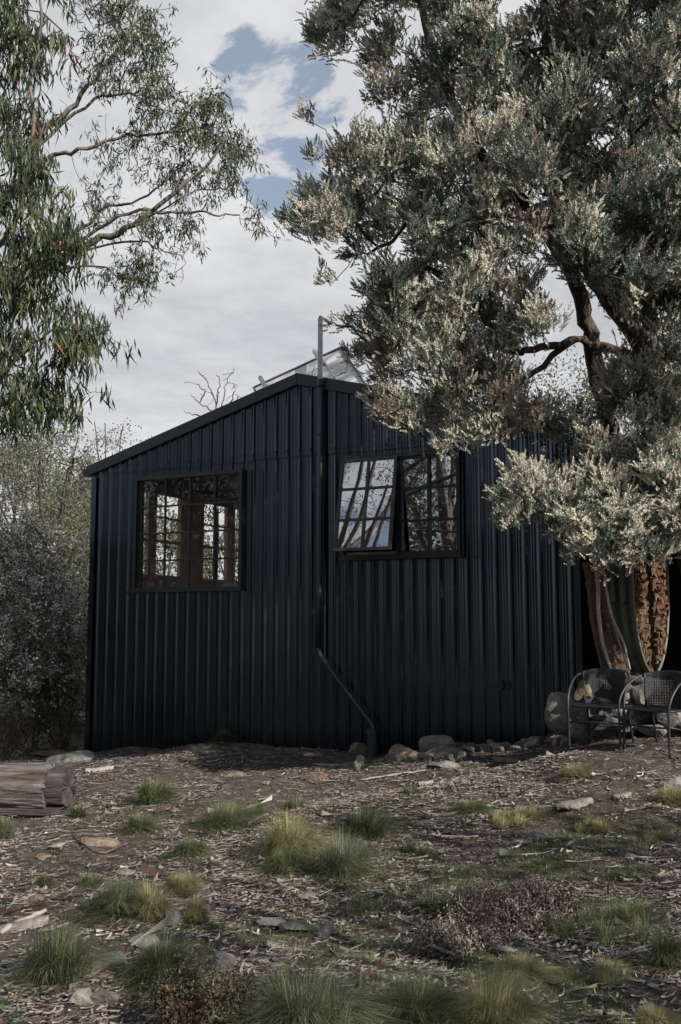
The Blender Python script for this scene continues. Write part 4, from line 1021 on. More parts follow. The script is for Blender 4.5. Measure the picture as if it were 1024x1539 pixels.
# slim tree with forked trunk
def fork_tree(px, Y, ytop, ybase, label, mats, wts, w, n, seed, name='tree', ll=.08, lw=.022, per=10, lean=0, group=None, rmin=.055, tw=4, lowf=.55, spread=.12):
    r = random.Random(seed); c = at(px, 900, Y); x, y = c[0], c[1]; z0 = gz_(x, y); z1 = at(px, ytop, Y)[2]; hgt = z1 - z0; W = w * Y / F / 2
    main = [(x, y, z0 - .2), (x + r.uniform(-.1, .1), y, z0 + hgt * .25), (x + .1 + lean * .4, y, z0 + hgt * .5), (x + .2 + lean, y, z0 + hgt * .85)]
    stems = [main]
    for k in range(7):
        f = r.uniform(.22, .6); a_ = r.uniform(0, 6.28); s = r.uniform(.5, .95)
        p0_ = (x + lean * f * .6, y, z0 + hgt * f); stems.append([p0_, (x + math.cos(a_) * W * s * .5, y + math.sin(a_) * W * s * .5, z0 + hgt * (f + .18)), (x + math.cos(a_) * W * s, y + math.sin(a_) * W * s, z0 + hgt * min(.95, f + .4))])
    cl = scatter(x + lean * .5, y, z0 + hgt * (1 + lowf) / 2, W, W, hgt * (1 - lowf) / 2, int(n * .8), .24); per = int(per * 1.5)
    return leaf_tree(name, 'tree', label, (x, y, z0), stems, cl, mats, wts, ll, lw, per, spread, droop=.5, group=group, rmin=rmin, r0=.004, tw=tw, step=.4, sides=5)
BG = 'trees beyond the cabin'
fork_tree(62, 21, 618, 0, 'slim grey forked tree rising above the silver shrubs', LM['far'], [.3, .5, .2], 190, 130, 1, group=BG, tw=4, rmin=.09, ll=.07, lw=.035, lean=.4, lowf=.45, per=9, spread=.12)
fork_tree(160, 24, 612, 0, 'thin feathery tree with sparse tips just above the cabin eave', LM['far'], [.35, .5, .15], 70, 26, 2, group=BG, ll=.08, lw=.035, per=10, rmin=.06, lowf=.55)
fork_tree(10, 27, 600, 0, 'olive crown of a tree far off at the left edge', LM['far'], [.5, .35, .15], 230, 330, 3, group=BG, ll=.10, lw=.045, per=16, rmin=.06, lowf=.1, spread=.16)
fork_tree(125, 32, 690, 0, 'yellowish olive tree filling the gap left of the cabin corner', LM['far'], [.5, .2, .3], 190, 330, 4, group=BG, ll=.12, lw=.055, per=16, rmin=.06, lowf=.0, spread=.2)
fork_tree(90, 40, 730, 0, 'pale distant tree low behind the slim forked tree', LM['far'], [.3, .5, .2], 270, 380, 14, group=BG, ll=.15, lw=.07, per=16, rmin=.06, lowf=-.2, spread=.25)
fork_tree(222, 27, 645, 0, 'small tuft of tree crown peeping above the roof slope', LM['far'], [.4, .4, .2], 60, 34, 5, group=BG, ll=.09, lw=.04, per=11, rmin=.07, lowf=.6)
fork_tree(245, 23, 722, 0, 'greyish tree seen through the left window', LM['far'], [.2, .6, .2], 170, 130, 6, group=BG, ll=.12, lw=.055, per=15, lowf=.0)
fork_tree(345, 25, 700, 0, 'leafy tree seen through the right half of the left window', LM['far'], [.3, .5, .2], 180, 130, 7, group=BG, ll=.12, lw=.055, per=15, lowf=.0)
fork_tree(860, 24, 530, 0, 'sunlit pale tree showing through the gap behind the big evergreen', LM['far'], [.45, .2, .35], 210, 150, 8, group=BG, ll=.10, lw=.05, per=12, lowf=.3, spread=.16)
fork_tree(990, 22, 480, 0, 'tan and olive tree behind the big evergreen at the right edge', LM['far'], [.35, .15, .5], 190, 130, 9, group=BG, ll=.10, lw=.05, per=12, lowf=.3, spread=.16)
fork_tree(600, 30, 555, 0, 'pale bushy tree just behind the cabin roof under the evergreen boughs', LM['far'], [.4, .4, .2], 120, 70, 10, group=BG, ll=.12, lw=.06, per=12, lowf=.5)
# bare tree behind the roof
bx = at(325, 700, 19.5); zb_ = gz_(bx[0], bx[1])
bt_ = empty('dead_tree', (bx[0], bx[1], zb_)); tag(bt_, 'leafless dead tree poking up behind the roof slope', 'tree')
t = Tree(); jb = at(330, 640, 19.5)
ci = t.chain([(bx[0], bx[1], zb_ - .1), (bx[0], bx[1], zb_ + 2.5), tuple(jb)], .06, .03, n=5, wig=.02)
for pl in ([(322, 600), (312, 575), (298, 558)], [(335, 600), (340, 575), (352, 553)], [(315, 615), (296, 603), (287, 592)], [(345, 610), (352, 590), (356, 578)], [(300, 625), (285, 622), (277, 618)], [(328, 590), (330, 570), (326, 562)], [(350, 615), (358, 600), (355, 592)], [(308, 590), (300, 580), (292, 576)]):
    P_ = [at(a_, b_, 19.5 + rnd.uniform(-.3, .3)) for a_, b_ in pl]; j = t.nearest(P_[0] - np.array([0, 0, .3])); t.chain([tuple(t.P[j])] + [tuple(p) for p in P_], .018, .006, par=j, n=4, wig=.015)
t.attach([at(330 + rnd.gauss(0, 26), 590 + rnd.gauss(0, 18), 19.5 + rnd.uniform(-.4, .4)) for _ in range(26)], step=.15, jit=.03, sag=.1)
t.build('trunk', M['deadtwig'], bt_, r0=.005, ex=.4, sides=4)

# ---- trees outside the frame: reflected in the panes, and others added to darken reflections and shade the slope
def off_tree(x, y, hgt, w, label, mats, wts, n, seed, low=.3, ll=.12, lw=.03, per=12, name='tree', rmin=.14, droop=.6, spread=.16, group='trees standing round the clearing', forks=6):
    r = random.Random(seed); z0 = gz_(x, y)
    stems = [[(x, y, z0 - .2), (x + .1, y, z0 + hgt * .3), (x - .1, y + .1, z0 + hgt * .6), (x, y, z0 + hgt * .9)]]
    for k in range(forks):
        f = r.uniform(.15, .5); a_ = r.uniform(0, 6.28); s = r.uniform(.5, .9)
        stems.append([(x, y, z0 + hgt * f), (x + math.cos(a_) * w * s * .25, y + math.sin(a_) * w * s * .25, z0 + hgt * (f + .2)), (x + math.cos(a_) * w * s * .5, y + math.sin(a_) * w * s * .5, z0 + hgt * (f + .42))])
    cl = scatter(x, y, z0 + hgt * (1 + low) / 2, w / 2, w / 2, hgt * (1 - low) / 2, n, .35)
    return leaf_tree(name, 'tree', label, (x, y, z0), stems, cl, mats, wts, ll, lw, per, spread, droop=droop, group=group, rmin=rmin, r0=.006, tw=3, step=.4, sides=6, bark='gumbark')
off_tree(-8.0, 8.0, 12, 6.5, 'forked gum tree mirrored in the right window', LM['gum'], [.5, .3, .19, .01], 170, 21, low=.3, rmin=.17, forks=14, per=7, ll=.10)
off_tree(-12.5, 9.5, 9, 5.5, 'broad gum tree mirrored in the left window', LM['gum'], [.4, .3, .29, .01], 140, 22, low=.2, rmin=.09, forks=8)
off_tree(-12, 3.0, 9, 5, 'far gum tree mirrored low in the panes', LM['gum'], [.4, .3, .29, .01], 80, 23, low=.2, rmin=.2)
off_tree(-5.4, 6.5, 8.5, 3.0, 'dark trunked tree with low leafy boughs mirrored in the fixed right pane', LM['gum'], [.4, .4, .19, .01], 130, 27, low=.3, rmin=.22, forks=7, per=9, ll=.10)
for i, (x, y, hh, w, lb) in enumerate([(-15, 1, 8.2, 6.0, 'dense tree added to darken the wall reflections, behind the viewer far to the left'), (-12, -5, 8.4, 6.0, 'dense tree added to darken the wall reflections, behind the mirrored gums'), (-7.5, -9, 10, 6, 'dense tree added to darken the wall reflections, at the back of the clearing'), (-17, 7.5, 8.0, 5.5, 'dense tree added to darken the wall reflections, on the left side of the clearing')]):
    off_tree(x, y, hh, w, lb, LM['silver'], [.1, .6, .3], 230, 60 + i, low=-.05, ll=.24, lw=.12, per=12, rmin=.15, spread=.35, droop=.2)  # added out of view, dense to darken what the cladding mirrors
# unseen row added on the sun side to dapple the slope with shade
for i, (x, y, hh, w, n_, lb) in enumerate([(.2, -6.4, 6.5, 4.0, 60, 'unseen tree added for shade, straight behind the viewer'), (2.4, -4.2, 6.6, 3.2, 60, 'unseen tree added for shade, behind the viewer and to the right'), (4.0, -1.9, 6.4, 2.8, 50, 'unseen bushy tree added for shade, close to the right of the viewer'),
        (5.3, .3, 6.4, 2.6, 50, 'unseen tree added for shade, halfway along the right side of the clearing'), (6.5, 2.2, 6.2, 2.2, 40, 'unseen narrow tree added for shade, at the right side of the clearing'), (10.2, 7.0, 5.2, 3.0, 70, 'unseen tree added for shade, near the right end of the stone wall')]):
    off_tree(x, y, hh, w, lb, LM['silver'], [.2, .5, .3], n_, 30 + i, low=.0, ll=.13, lw=.06, per=12, rmin=.1, spread=.2, name='added_shade_tree', droop=.2)

# ---------------------------------------------------------------- ground litter
def mask_litter(x, y):
    return np.ones(len(x), bool)
def strips(N, yr, lr, wr, seg, curlr, seedm, wall=True):
    y = yr[0] + (yr[1] - yr[0]) * rs.rand(N) ** 1.15
    x = (rs.rand(N) * 2 - 1) * (.38 * y + .35)
    # keep in front of the wall line
    dn = (x - P0[0]) * N2[0] + (y - P0[1]) * N2[1]; tt = (x - P0[0]) * T2[0] + (y - P0[1]) * T2[1]
    k = (dn < -.06) | (tt < TL - .05) | (tt > TR + .1); x = x[k]; y = y[k]; n = len(x)
    dens = vnoise(x * 1.1 + 5, y * 1.1) + .5
    dens = np.clip((dens - .5) * 2.1 + .5 + vnoise(x * 3.1, y * 3.1 + 40) * .9, 0, 1)
    k = rs.rand(n) < .12 + .95 * dens; x = x[k]; y = y[k]; n = len(x)
    l = rs.uniform(*lr, n) * (1 + (rs.rand(n) < .06) * 1.2); w = rs.uniform(*wr, n); a = rs.uniform(0, math.pi, n) * .8 - .2 * math.pi
    d = np.stack([np.cos(a), np.sin(a)], 1); pd = np.stack([-d[:, 1], d[:, 0]], 1); cv = rs.uniform(-1, 1, n) * curlr; lift = rs.uniform(.002, .02, n); ti = rs.uniform(-.15, .15, n); V = []
    for s in range(seg + 1):
        u = s / seg - .5; prof_ = np.sqrt(max(0.04, 1 - (2 * u) ** 2)) if seg > 1 else 1.0
        cx = x + d[:, 0] * u * l + pd[:, 0] * cv * l * u * u; cy = y + d[:, 1] * u * l + pd[:, 1] * cv * l * u * u
        for sg in (-1, 1):
            px_ = cx + pd[:, 0] * sg * w / 2 * prof_; py_ = cy + pd[:, 1] * sg * w / 2 * prof_
            V.append((px_, py_, lift + ti * u * l + (u * u * 4) * l * .12 * rs.uniform(.0, 1, 1) + (sg * ti * w * .5)))
    X_ = np.stack([v[0] for v in V], 1); Y_ = np.stack([v[1] for v in V], 1); Zo = np.stack([v[2] for v in V], 1)
    hz = H(X_.ravel(), Y_.ravel()).reshape(X_.shape); Z_ = np.maximum(hz + .002, hz.mean(1)[:, None] + Zo)
    VV = np.stack([X_, Y_, Z_], -1).reshape(-1, 3); nv = 2 * (seg + 1)
    b = (np.arange(n) * nv)[:, None, None]; q = np.array([[2 * s, 2 * s + 1, 2 * s + 3, 2 * s + 2] for s in range(seg)])[None]
    return VV, (b + q).reshape(-1, 4), np.repeat(rs.choice(6, n, p=seedm), seg)
LIT = [surf('litter_tan', [(.3, (.17, .145, .13)), (.7, (.30, .26, .235))], 30, .85, .2), surf('litter_grey', [(.3, (.16, .15, .145)), (.7, (.29, .27, .26))], 30, .85, .2), surf('litter_brown', [(.3, (.07, .047, .037)), (.7, (.14, .098, .08))], 30, .85, .2),
       surf('litter_dark', [(.3, (.025, .02, .018)), (.7, (.06, .048, .04))], 30, .85, .2), surf('litter_pink', [(.3, (.24, .18, .155)), (.7, (.36, .28, .25))], 30, .85, .2), surf('litter_pale', [(.3, (.34, .31, .28)), (.7, (.50, .46, .42))], 30, .8, .2)]
parts = [strips(70000, (3.2, 14), (.012, .05), (.004, .014), 1, .3, [.22, .22, .26, .24, .04, .02]),
         strips(20000, (3.2, 9), (.03, .10), (.006, .016), 3, .8, [.26, .24, .22, .18, .07, .03]),
         strips(9000, (8, 15.5), (.05, .14), (.012, .03), 2, .6, [.28, .26, .22, .18, .04, .02]),
         strips(300, (3.2, 10), (.15, .4), (.008, .03), 4, .7, [.2, .36, .2, .1, .04, .10]),
         strips(1100, (3.2, 12), (.05, .12), (.022, .045), 3, .4, [.24, .28, .26, .16, .04, .02])]
vs, fs, ms = [], [], []; o_ = 0
for V_, F_, m_ in parts: vs.append(V_); fs.append(F_ + o_); ms.append(m_); o_ += len(V_)
lt = npmesh('leaf_litter', np.concatenate(vs), np.concatenate(fs), LIT, np.concatenate(ms)); tag(lt, 'dry bark strips, gum leaves and twigs scattered over the sloping soil', 'leaf litter', kind='stuff')

# ---------------------------------------------------------------- grass
GR = {
 'green': [leafmat('grass_green', (.085, .115, .055), .3, .3), leafmat('grass_mid', (.135, .155, .08), .3, .3), leafmat('grass_straw', (.30, .27, .15), .3, .3)],
}
GR['deep'] = [leafmat('grass_deep', (.048, .072, .042), .3, .3), GR['green'][0], GR['green'][2]]
GR['straw'] = [leafmat('grass_pale', (.36, .34, .18), .25, .35), GR['green'][1], GR['green'][2]]
GR['grey'] = [leafmat('grass_grey', (.14, .165, .11), .3, .3), GR['green'][0], GR['green'][2]]
def blades(C, n, rad_, hgt, w, lean=.9, wind=(.25, 0), seg=3, sq=1.0):
    a = rs.uniform(0, 2 * math.pi, n); rr = rad_ * np.sqrt(rs.rand(n)) * .45; out = np.stack([np.cos(a), np.sin(a)], 1)
    lean = lean * 1.5
    b = C[None, :2] + out * rr[:, None]; L_ = hgt * rs.uniform(.55, 1.15, n); le = lean * rs.uniform(.1, 1, n) * rad_
    a2 = a + rs.uniform(-.7, .7, n); od = np.stack([np.cos(a2) + wind[0], np.sin(a2) + wind[1]], 1); side = np.stack([-np.sin(a2), np.cos(a2)], 1) * w / 2
    rows = []
    z0_ = H(b[:, 0], b[:, 1]) - .01
    for s in range(seg + 1):
        u = s / seg; f = u ** 1.6; c = b + od * (le * f)[:, None]; z = z0_ + L_ * (u - .42 * u ** 2.6 * np.minimum(1.5, le / rad_)); wd = (1 - u * .93)
        for sg in (-1, 1): rows.append(np.concatenate([c + side * sg * wd, z[:, None]], 1))
    V = np.stack(rows, 1).reshape(-1, 3); nv = 2 * (seg + 1); q = np.array([[2 * s, 2 * s + 1, 2 * s + 3, 2 * s + 2] for s in range(seg)])[None]
    return V, (np.arange(n)[:, None, None] * nv + q).reshape(-1, 4), seg
TG = 'grass tussocks on the slope'
TU = [(228, 1214, 58, 40, 'green', 'upright tussock right of the log with a twig at its foot'), (207, 1258, 42, 30, 'green', 'small tussock below the one beside the log'), (335, 1248, 78, 36, 'green', 'wide low bright green tussock left of the slope centre'),
      (372, 1235, 60, 26, 'green', 'low green tuft joined to the right of the wide low tussock'), (432, 1292, 85, 64, 'straw', 'large yellow-green tussock in the middle left of the slope'), (425, 1318, 56, 36, 'green', 'green skirt tuft below the large yellow-green tussock'), (455, 1222, 60, 24, 'green', 'low tuft behind the large yellow-green tussock'),
      (515, 1324, 80, 64, 'grey', 'round greyish tussock near the picture centre'), (545, 1262, 76, 44, 'deep', 'dark green tussock behind the round greyish one'), (78, 1482, 100, 92, 'deep', 'largest dark green tussock in the lower left corner area'),
      (180, 1378, 74, 52, 'grey', 'grey-green tussock left of the dark angular rock'), (147, 1380, 32, 30, 'deep', 'small deep green tuft beside the grey-green tussock'), (225, 1392, 52, 58, 'straw', 'straw coloured tussock touching the dark angular rock'),
      (268, 1352, 50, 34, 'straw', 'pale tuft above the dark angular rock'), (292, 1396, 32, 44, 'straw', 'narrow yellow tuft right of the dark angular rock'), (240, 1478, 92, 64, 'deep', 'round green tussock in the left foreground'),
      (455, 1545, 160, 88, 'grey', 'biggest spreading tussock at the bottom edge'), (625, 1535, 120, 62, 'green', 'spreading tussock at the bottom edge right of the biggest one'), (740, 1548, 105, 84, 'straw', 'tall pale yellow tussock at the bottom edge'),
      (905, 1415, 150, 56, 'green', 'bright green windswept tussock right of the dead bush'), (1000, 1458, 66, 52, 'deep', 'green tussock at the right edge'), (780, 1478, 70, 34, 'straw', 'small yellow-green tuft above the tall pale tussock'),
      (885, 1482, 86, 32, 'straw', 'low yellowish tuft below the bright windswept tussock'), (775, 1243, 66, 28, 'straw', 'sunlit low tuft near the curled bark slab'), (705, 1228, 42, 20, 'green', 'small tuft left of the sunlit low tuft'),
      (115, 1234, 24, 18, 'deep', 'tiny tuft below the log end'), (67, 1337, 24, 18, 'deep', 'tiny dark tuft at the left of the bark litter'), (135, 1342, 38, 26, 'grey', 'small tuft above the small deep green one'), (283, 1290, 44, 24, 'green', 'thin tuft left of the large yellow-green tussock'),
      (1008, 1212, 46, 26, 'straw', 'pale tuft at the right edge below the whitish rock'), (893, 1250, 54, 20, 'straw', 'flat sunlit tuft right of the curled bark slab'), (640, 1378, 100, 26, 'deep', 'flat dark green tuft in the centre foreground'), (552, 1376, 78, 28, 'deep', 'flat green tuft right of the three slabs'),
      (948, 1322, 90, 20, 'deep', 'flat green tuft in shade at the right'), (4, 1268, 26, 34, 'grey', 'half tuft cut by the left edge'), (612, 1197, 34, 14, 'green', 'little tuft on bare soil right of the standpipe'), (860, 1172, 40, 18, 'straw', 'thin tuft crossing the sunlit strip'),
      (545, 1158, 24, 12, 'deep', 'tiny tuft below the standpipe'), (335, 1122, 26, 20, 'deep', 'faint tuft against the cabin wall under the left window'), (625, 1290, 50, 20, 'deep', 'flat tuft in the middle of the slope'), (820, 1310, 60, 16, 'green', 'flat thin tuft left of the shaded green one'), (700, 1450, 50, 22, 'green', 'small tuft under the dead bush'),
      (985, 1268, 50, 14, 'straw', 'flat pale tuft in the right hand sun patch'), (860, 1330, 50, 14, 'green', 'faint flat tuft above the windswept tussock'), (350, 1500, 60, 26, 'deep', 'low green tuft right of the round foreground tussock'), (985, 1545, 50, 30, 'straw', 'yellowish tuft at the bottom right corner')]
for (px, py, w, h, kd, lb) in TU:
    c = gp(px, py - 6); s = c[1] / F; W = w * s; Hh = h * s
    o_c = empty('grass_tussock', (c[0], c[1], h1(c[0], c[1])))
    COL.objects.unlink(o_c); bpy.data.objects.remove(o_c)
    n = int(min(1500, 260 + 26 * w * (.6 + h / 60)))
    flat = h < .45 * w
    V1, Q1, sg = blades(np.array(c), n, W * .52, Hh * 1.12, max(.0028, .0009 * c[1] * .7), lean=1.0 if not flat else .75, wind=(.3, -.1) if not flat else (.4, -.2))
    if not flat:   # ragged clump: one main tuft, lopsided satellites, flattened straw skirt
        Vs, Qs_ = [V1], [Q1]; off = len(V1)
        for j in range(4):
            aa = rnd.uniform(0, 6.28); cc = np.array([c[0] + math.cos(aa) * W * .34, c[1] + math.sin(aa) * W * .3, 0])
            v_, q_, _ = blades(cc, n // 7, W * rnd.uniform(.22, .36), Hh * rnd.uniform(.45, .95), max(.0028, .0009 * c[1] * .7), lean=1.2, wind=(rnd.uniform(-.2, .6), rnd.uniform(-.4, .3))); Vs.append(v_); Qs_.append(q_ + off); off += len(v_)
        v_, q_, _ = blades(np.array(c), n // 4, W * .62, Hh * .4, max(.0028, .0009 * c[1] * .7), lean=1.3, wind=(.1, -.3)); Vs.append(v_); Qs_.append(q_ + off); V1 = np.concatenate(Vs); Q1 = np.concatenate(Qs_)
    if flat:   # a mat of several small tufts
        Vs, Qs_ = [], []; off = 0; kk = 7
        for j in range(kk):
            cc = np.array([c[0] + rnd.uniform(-.42, .42) * W, c[1] + rnd.uniform(-.5, .5) * W * .7, 0])
            v_, q_, _ = blades(cc, n // kk, W * .24, Hh * .85, max(.0028, .0009 * c[1] * .7), lean=1.0, wind=(.4, -.2)); Vs.append(v_); Qs_.append(q_ + off); off += len(v_)
        V1 = np.concatenate(Vs); Q1 = np.concatenate(Qs_)
    nb = len(Q1) // sg; mi_ = rs.choice(3, nb, p=[.58, .24, .18]); mi_[-(n // 4):] = rs.choice([1, 2, 2], n // 4) if not flat else mi_[-(n // 4):]; mi_ = np.repeat(mi_, sg)
    org = np.array([c[0], c[1], h1(c[0], c[1])])
    o = npmesh('grass_tussock', V1 - org, Q1, GR[kd], mi_); o.location = org; tag(o, lb, 'grass tussock', TG)
# short sparse turf between
pts = []
for (px, py, rx, ry, n_) in [(560, 1290, 200, 60, 900), (640, 1340, 220, 60, 1100), (780, 1290, 200, 60, 800), (600, 1220, 160, 40, 400), (430, 1250, 120, 40, 400), (330, 1420, 200, 60, 600), (560, 1440, 160, 60, 500), (860, 1360, 200, 60, 800), (700, 1500, 250, 60, 900), (200, 1225, 120, 30, 250), (880, 1250, 160, 40, 500), (880, 1490, 200, 50, 700), (120, 1300, 120, 60, 150), (400, 1500, 150, 50, 400)]:
    c = gp(px, py); sx = rx * c[1] / F; a_ = gp(px, py - ry); b_ = gp(px, py + ry); ly = abs(a_[1] - b_[1]) / 2
    for k in range(int(n_ * 1.9)): pts.append((c[0] + rnd.gauss(0, .5) * sx, c[1] + rnd.gauss(0, .5) * ly))
pts = np.array(pts); dn = vnoise(pts[:, 0] * 2.2 + 9, pts[:, 1] * 2.2); pts = pts[(dn > -.12) & (pts[:, 1] > 3.1)]
Vs, Qs_ = [], []; off = 0
for p in pts:
    v_, q_, _ = blades(np.array([p[0], p[1], 0]), 12, .05, rnd.uniform(.02, .055), .0038, lean=1.1, seg=2); Vs.append(v_); Qs_.append(q_ + off); off += len(v_)
V1 = np.concatenate(Vs); Q1 = np.concatenate(Qs_)
tf_ = npmesh('turf', V1, Q1, [GR['deep'][0], GR['green'][1], GR['green'][0], GR['green'][2]], np.repeat(rs.choice(4, len(Q1) // 2, p=[.3, .25, .3, .15]), 2))
tag(tf_, 'short sparse green turf growing through the litter', 'grass', kind='stuff')

# ---------------------------------------------------------------- sticks, bark slabs, dead bush
def stick(pxs, w, mat, label, name='stick', cat='stick', lift=.015):
    P_ = []
    for (x, y) in pxs:
        g_ = gp(x, y); P_.append((g_[0], g_[1], h1(g_[0], g_[1]) + lift))
    o0 = np.array(P_[0]); C__ = catmull([tuple(np.array(p) - o0) for p in P_], 5); n_ = len(C__)
    C__ = [c + rs.randn(3) * w * .25 for c in C__]
    o = MB().tube(C__, [w * (.55 + .45 * math.sin(math.pi * min(1, .15 + i / n_ * .9))) * rnd.uniform(.8, 1.2) for i in range(n_)], 6).build(name, mat, None, smooth=True)
    o.location = o0; tag(o, label, cat, 'fallen sticks and bark on the ground'); return o
stick([(690, 1440), (720, 1436), (752, 1432), (778, 1434)], .016, M['peel'], 'pale grey driftwood stick below the dead bush')
stick([(232, 1224), (244, 1219), (256, 1212)], .022, M['bark'], 'short forked twig at the foot of the upright tussock')
stick([(0, 1380), (40, 1366), (85, 1352)], .012, M['barkred'], 'long reddish stick lying on the left side')
stick([(0, 1408), (32, 1392), (68, 1374)], .02, M['peel'], 'bleached bark strip curling at the left edge')
stick([(645, 1258), (680, 1262), (720, 1262)], .012, M['peel'], 'thin forked pale stick above the flat shaded turf')
stick([(888, 1338), (940, 1334), (1010, 1337)], .010, M['twig'], 'long thin stick near the right edge')
stick([(540, 1175), (590, 1168), (640, 1160)], .012, M['peel'], 'pale stick on bare soil below the standpipe')
stick([(470, 1150), (510, 1152), (535, 1148)], .012, M['peel'], 'pale stick at the wall foot left of the standpipe')
stick([(560, 1146), (600, 1140), (640, 1137)], .011, M['peel'], 'pale stick among rocks right of the standpipe')
stick([(110, 1262), (150, 1285), (190, 1272)], .009, M['twig'], 'thin curved twig under the long flat tan stone')
stick([(985, 1395), (1005, 1418), (1024, 1440)], .012, M['peel'], 'pale stick pointing down at the right edge')
stick([(560, 1225), (580, 1215), (600, 1222)], .008, M['twig'], 'thin dark twig in the middle of the slope')
def slab(px, py, w, h, label, mat, seed):
    p = gp(px, py); s = p[1] / F; n_ = 14; m_ = 5; W = w * s; D_ = W * .45; r = np.random.RandomState(seed); mb_ = MB(); vs = []
    for lay in (0, 1):
        for i in range(n_):
            for j in range(m_):
                u = i / (n_ - 1) - .5; v = j / (m_ - 1) - .5; ww = D_ * (1 - abs(u * 2) ** 3 * .6) * (1 + .3 * r.uniform(-1, 1) * (j in (0, m_ - 1)))
                vs.append((u * W, v * ww, .02 + .06 * W * math.cos(v * 3) + .10 * W * (u + .5) ** 2 + r.uniform(-.004, .004) - lay * .015))
    fs = []
    for i in range(n_ - 1):
        for j in range(m_ - 1):
            a_ = i * m_ + j; fs.append((a_, a_ + m_, a_ + m_ + 1, a_ + 1)); b_ = a_ + n_ * m_; fs.append((b_, b_ + 1, b_ + m_ + 1, b_ + m_))
    rim_ = [i * m_ for i in range(n_)] + [(n_ - 1) * m_ + j for j in range(1, m_)] + [i * m_ + m_ - 1 for i in range(n_ - 2, -1, -1)] + [j for j in range(m_ - 2, 0, -1)]
    for k in range(len(rim_)):
        a_, b_ = rim_[k], rim_[(k + 1) % len(rim_)]; fs.append((a_, a_ + n_ * m_, b_ + n_ * m_, b_))
    mb_.add(vs, fs); o = mb_.build('bark_slab', mat); o.location = (p[0], p[1], h1(p[0], p[1])); o.rotation_euler = (.1, 0, rnd.uniform(.1, .5)); tag(o, label, 'bark', 'fallen sticks and bark on the ground')
slab(862, 1214, 62, 20, 'curled slab of grey split bark in the right half of the slope', M['bark2'], 1)
slab(935, 1200, 30, 12, 'small pale wood chip right of the curled bark slab', M['bark2'], 2)
slab(165, 1440, 60, 20, 'reddish broken bark slab beside the largest tussock', M['barkred'], 3)
slab(35, 1398, 70, 20, 'long bleached bark sheet at the left edge', M['bark2'], 4)
slab(640, 1180, 22, 8, 'thin bark flake on bare soil', M['peel'], 5)
slab(150, 1160, 40, 12, 'grey bark flake between the log and the cabin corner', M['peel'], 6)

def dead_bush(px, py, w, h, label, mats, wts, n, name='dead_bush', ll=.02, lw=.008, green=False):
    c = gp(px, py); s = c[1] / F; W = w * s; Hh = h * s; z0 = h1(c[0], c[1])
    cl = scatter(c[0], c[1] + W * .15, z0 + Hh * .42, W / 2, W * .3, Hh * .5, n, .05)
    return leaf_tree(name, 'bush', label, (c[0], c[1], z0), [[(c[0], c[1], z0 - .02), (c[0] + .03, c[1], z0 + Hh * .3), (c[0] + .05, c[1], z0 + Hh * .5)], [(c[0], c[1], z0), (c[0] - W * .25, c[1], z0 + Hh * .3), (c[0] - W * .4, c[1], z0 + Hh * .4)], [(c[0], c[1], z0), (c[0] + W * .2, c[1], z0 + Hh * .3), (c[0] + W * .38, c[1], z0 + Hh * .45)]],
                     cl, mats, wts, ll, lw, 7 if name == 'dead_bush' else 14, .022, droop=-.2, bark='peel' if name == 'dead_bush' else 'twig', rmin=.008, r0=.0019, tw=8 if name == 'dead_bush' else 4, sag=.1, step=.06, sides=4, crown='foliage', curl=.1)
DB = [leafmat('dry_heath_brown', (.15, .115, .10), .3, .1, .9), leafmat('dry_heath_dark', (.05, .038, .033), .3, .1, .9), leafmat('dry_heath_pale', (.27, .22, .195), .3, .1, .9)]
dead_bush(775, 1400, 170, 62, 'dry brown sprawling dead bush in the right foreground', DB, [.45, .3, .25], 150)
dead_bush(690, 1440, 110, 44, 'pale dry tangle of twigs at the lower left side of the dead bush', DB, [.35, .15, .5], 80)
dead_bush(830, 1375, 90, 40, 'dark dry mound at the upper right side of the dead bush', DB, [.3, .65, .05], 70)
dead_bush(295, 1550, 130, 78, 'dark brownish heath plant at the bottom edge', [LM['heath'][0], LM['heath'][1], LM['heath'][2]], [.3, .3, .4], 110, name='heath_plant')
# leafy seedling at lower left corner
p = at(-8, 1500, 3.6); sd = empty('seedling', (p[0], p[1], h1(p[0], p[1]))); tag(sd, 'small broad-leaved green seedling in the bottom left corner', 'plant')
t = Tree(); z0 = h1(p[0], p[1]); t.chain([(p[0], p[1], z0), (p[0] + .01, p[1], z0 + .2), (p[0] + .02, p[1], z0 + .42)], .005, .002, n=5); tips = [np.array([p[0] + rnd.uniform(-.09, .07), p[1] + rnd.uniform(-.08, .08), z0 + .08 + .03 * k]) for k in range(14)]
t.attach(tips, step=.03, sag=.1, jit=.005); t.build('stem', M['twig'], sd, r0=.0012)
leaves_mesh('foliage', hang_leaves(np.array(tips), 4, .018, .045, .019, .1, .1), [leafmat('seedling_leaf', (.05, .10, .045), .3, .3, .35, .6)], np.zeros(len(tips) * 4, int), sd)

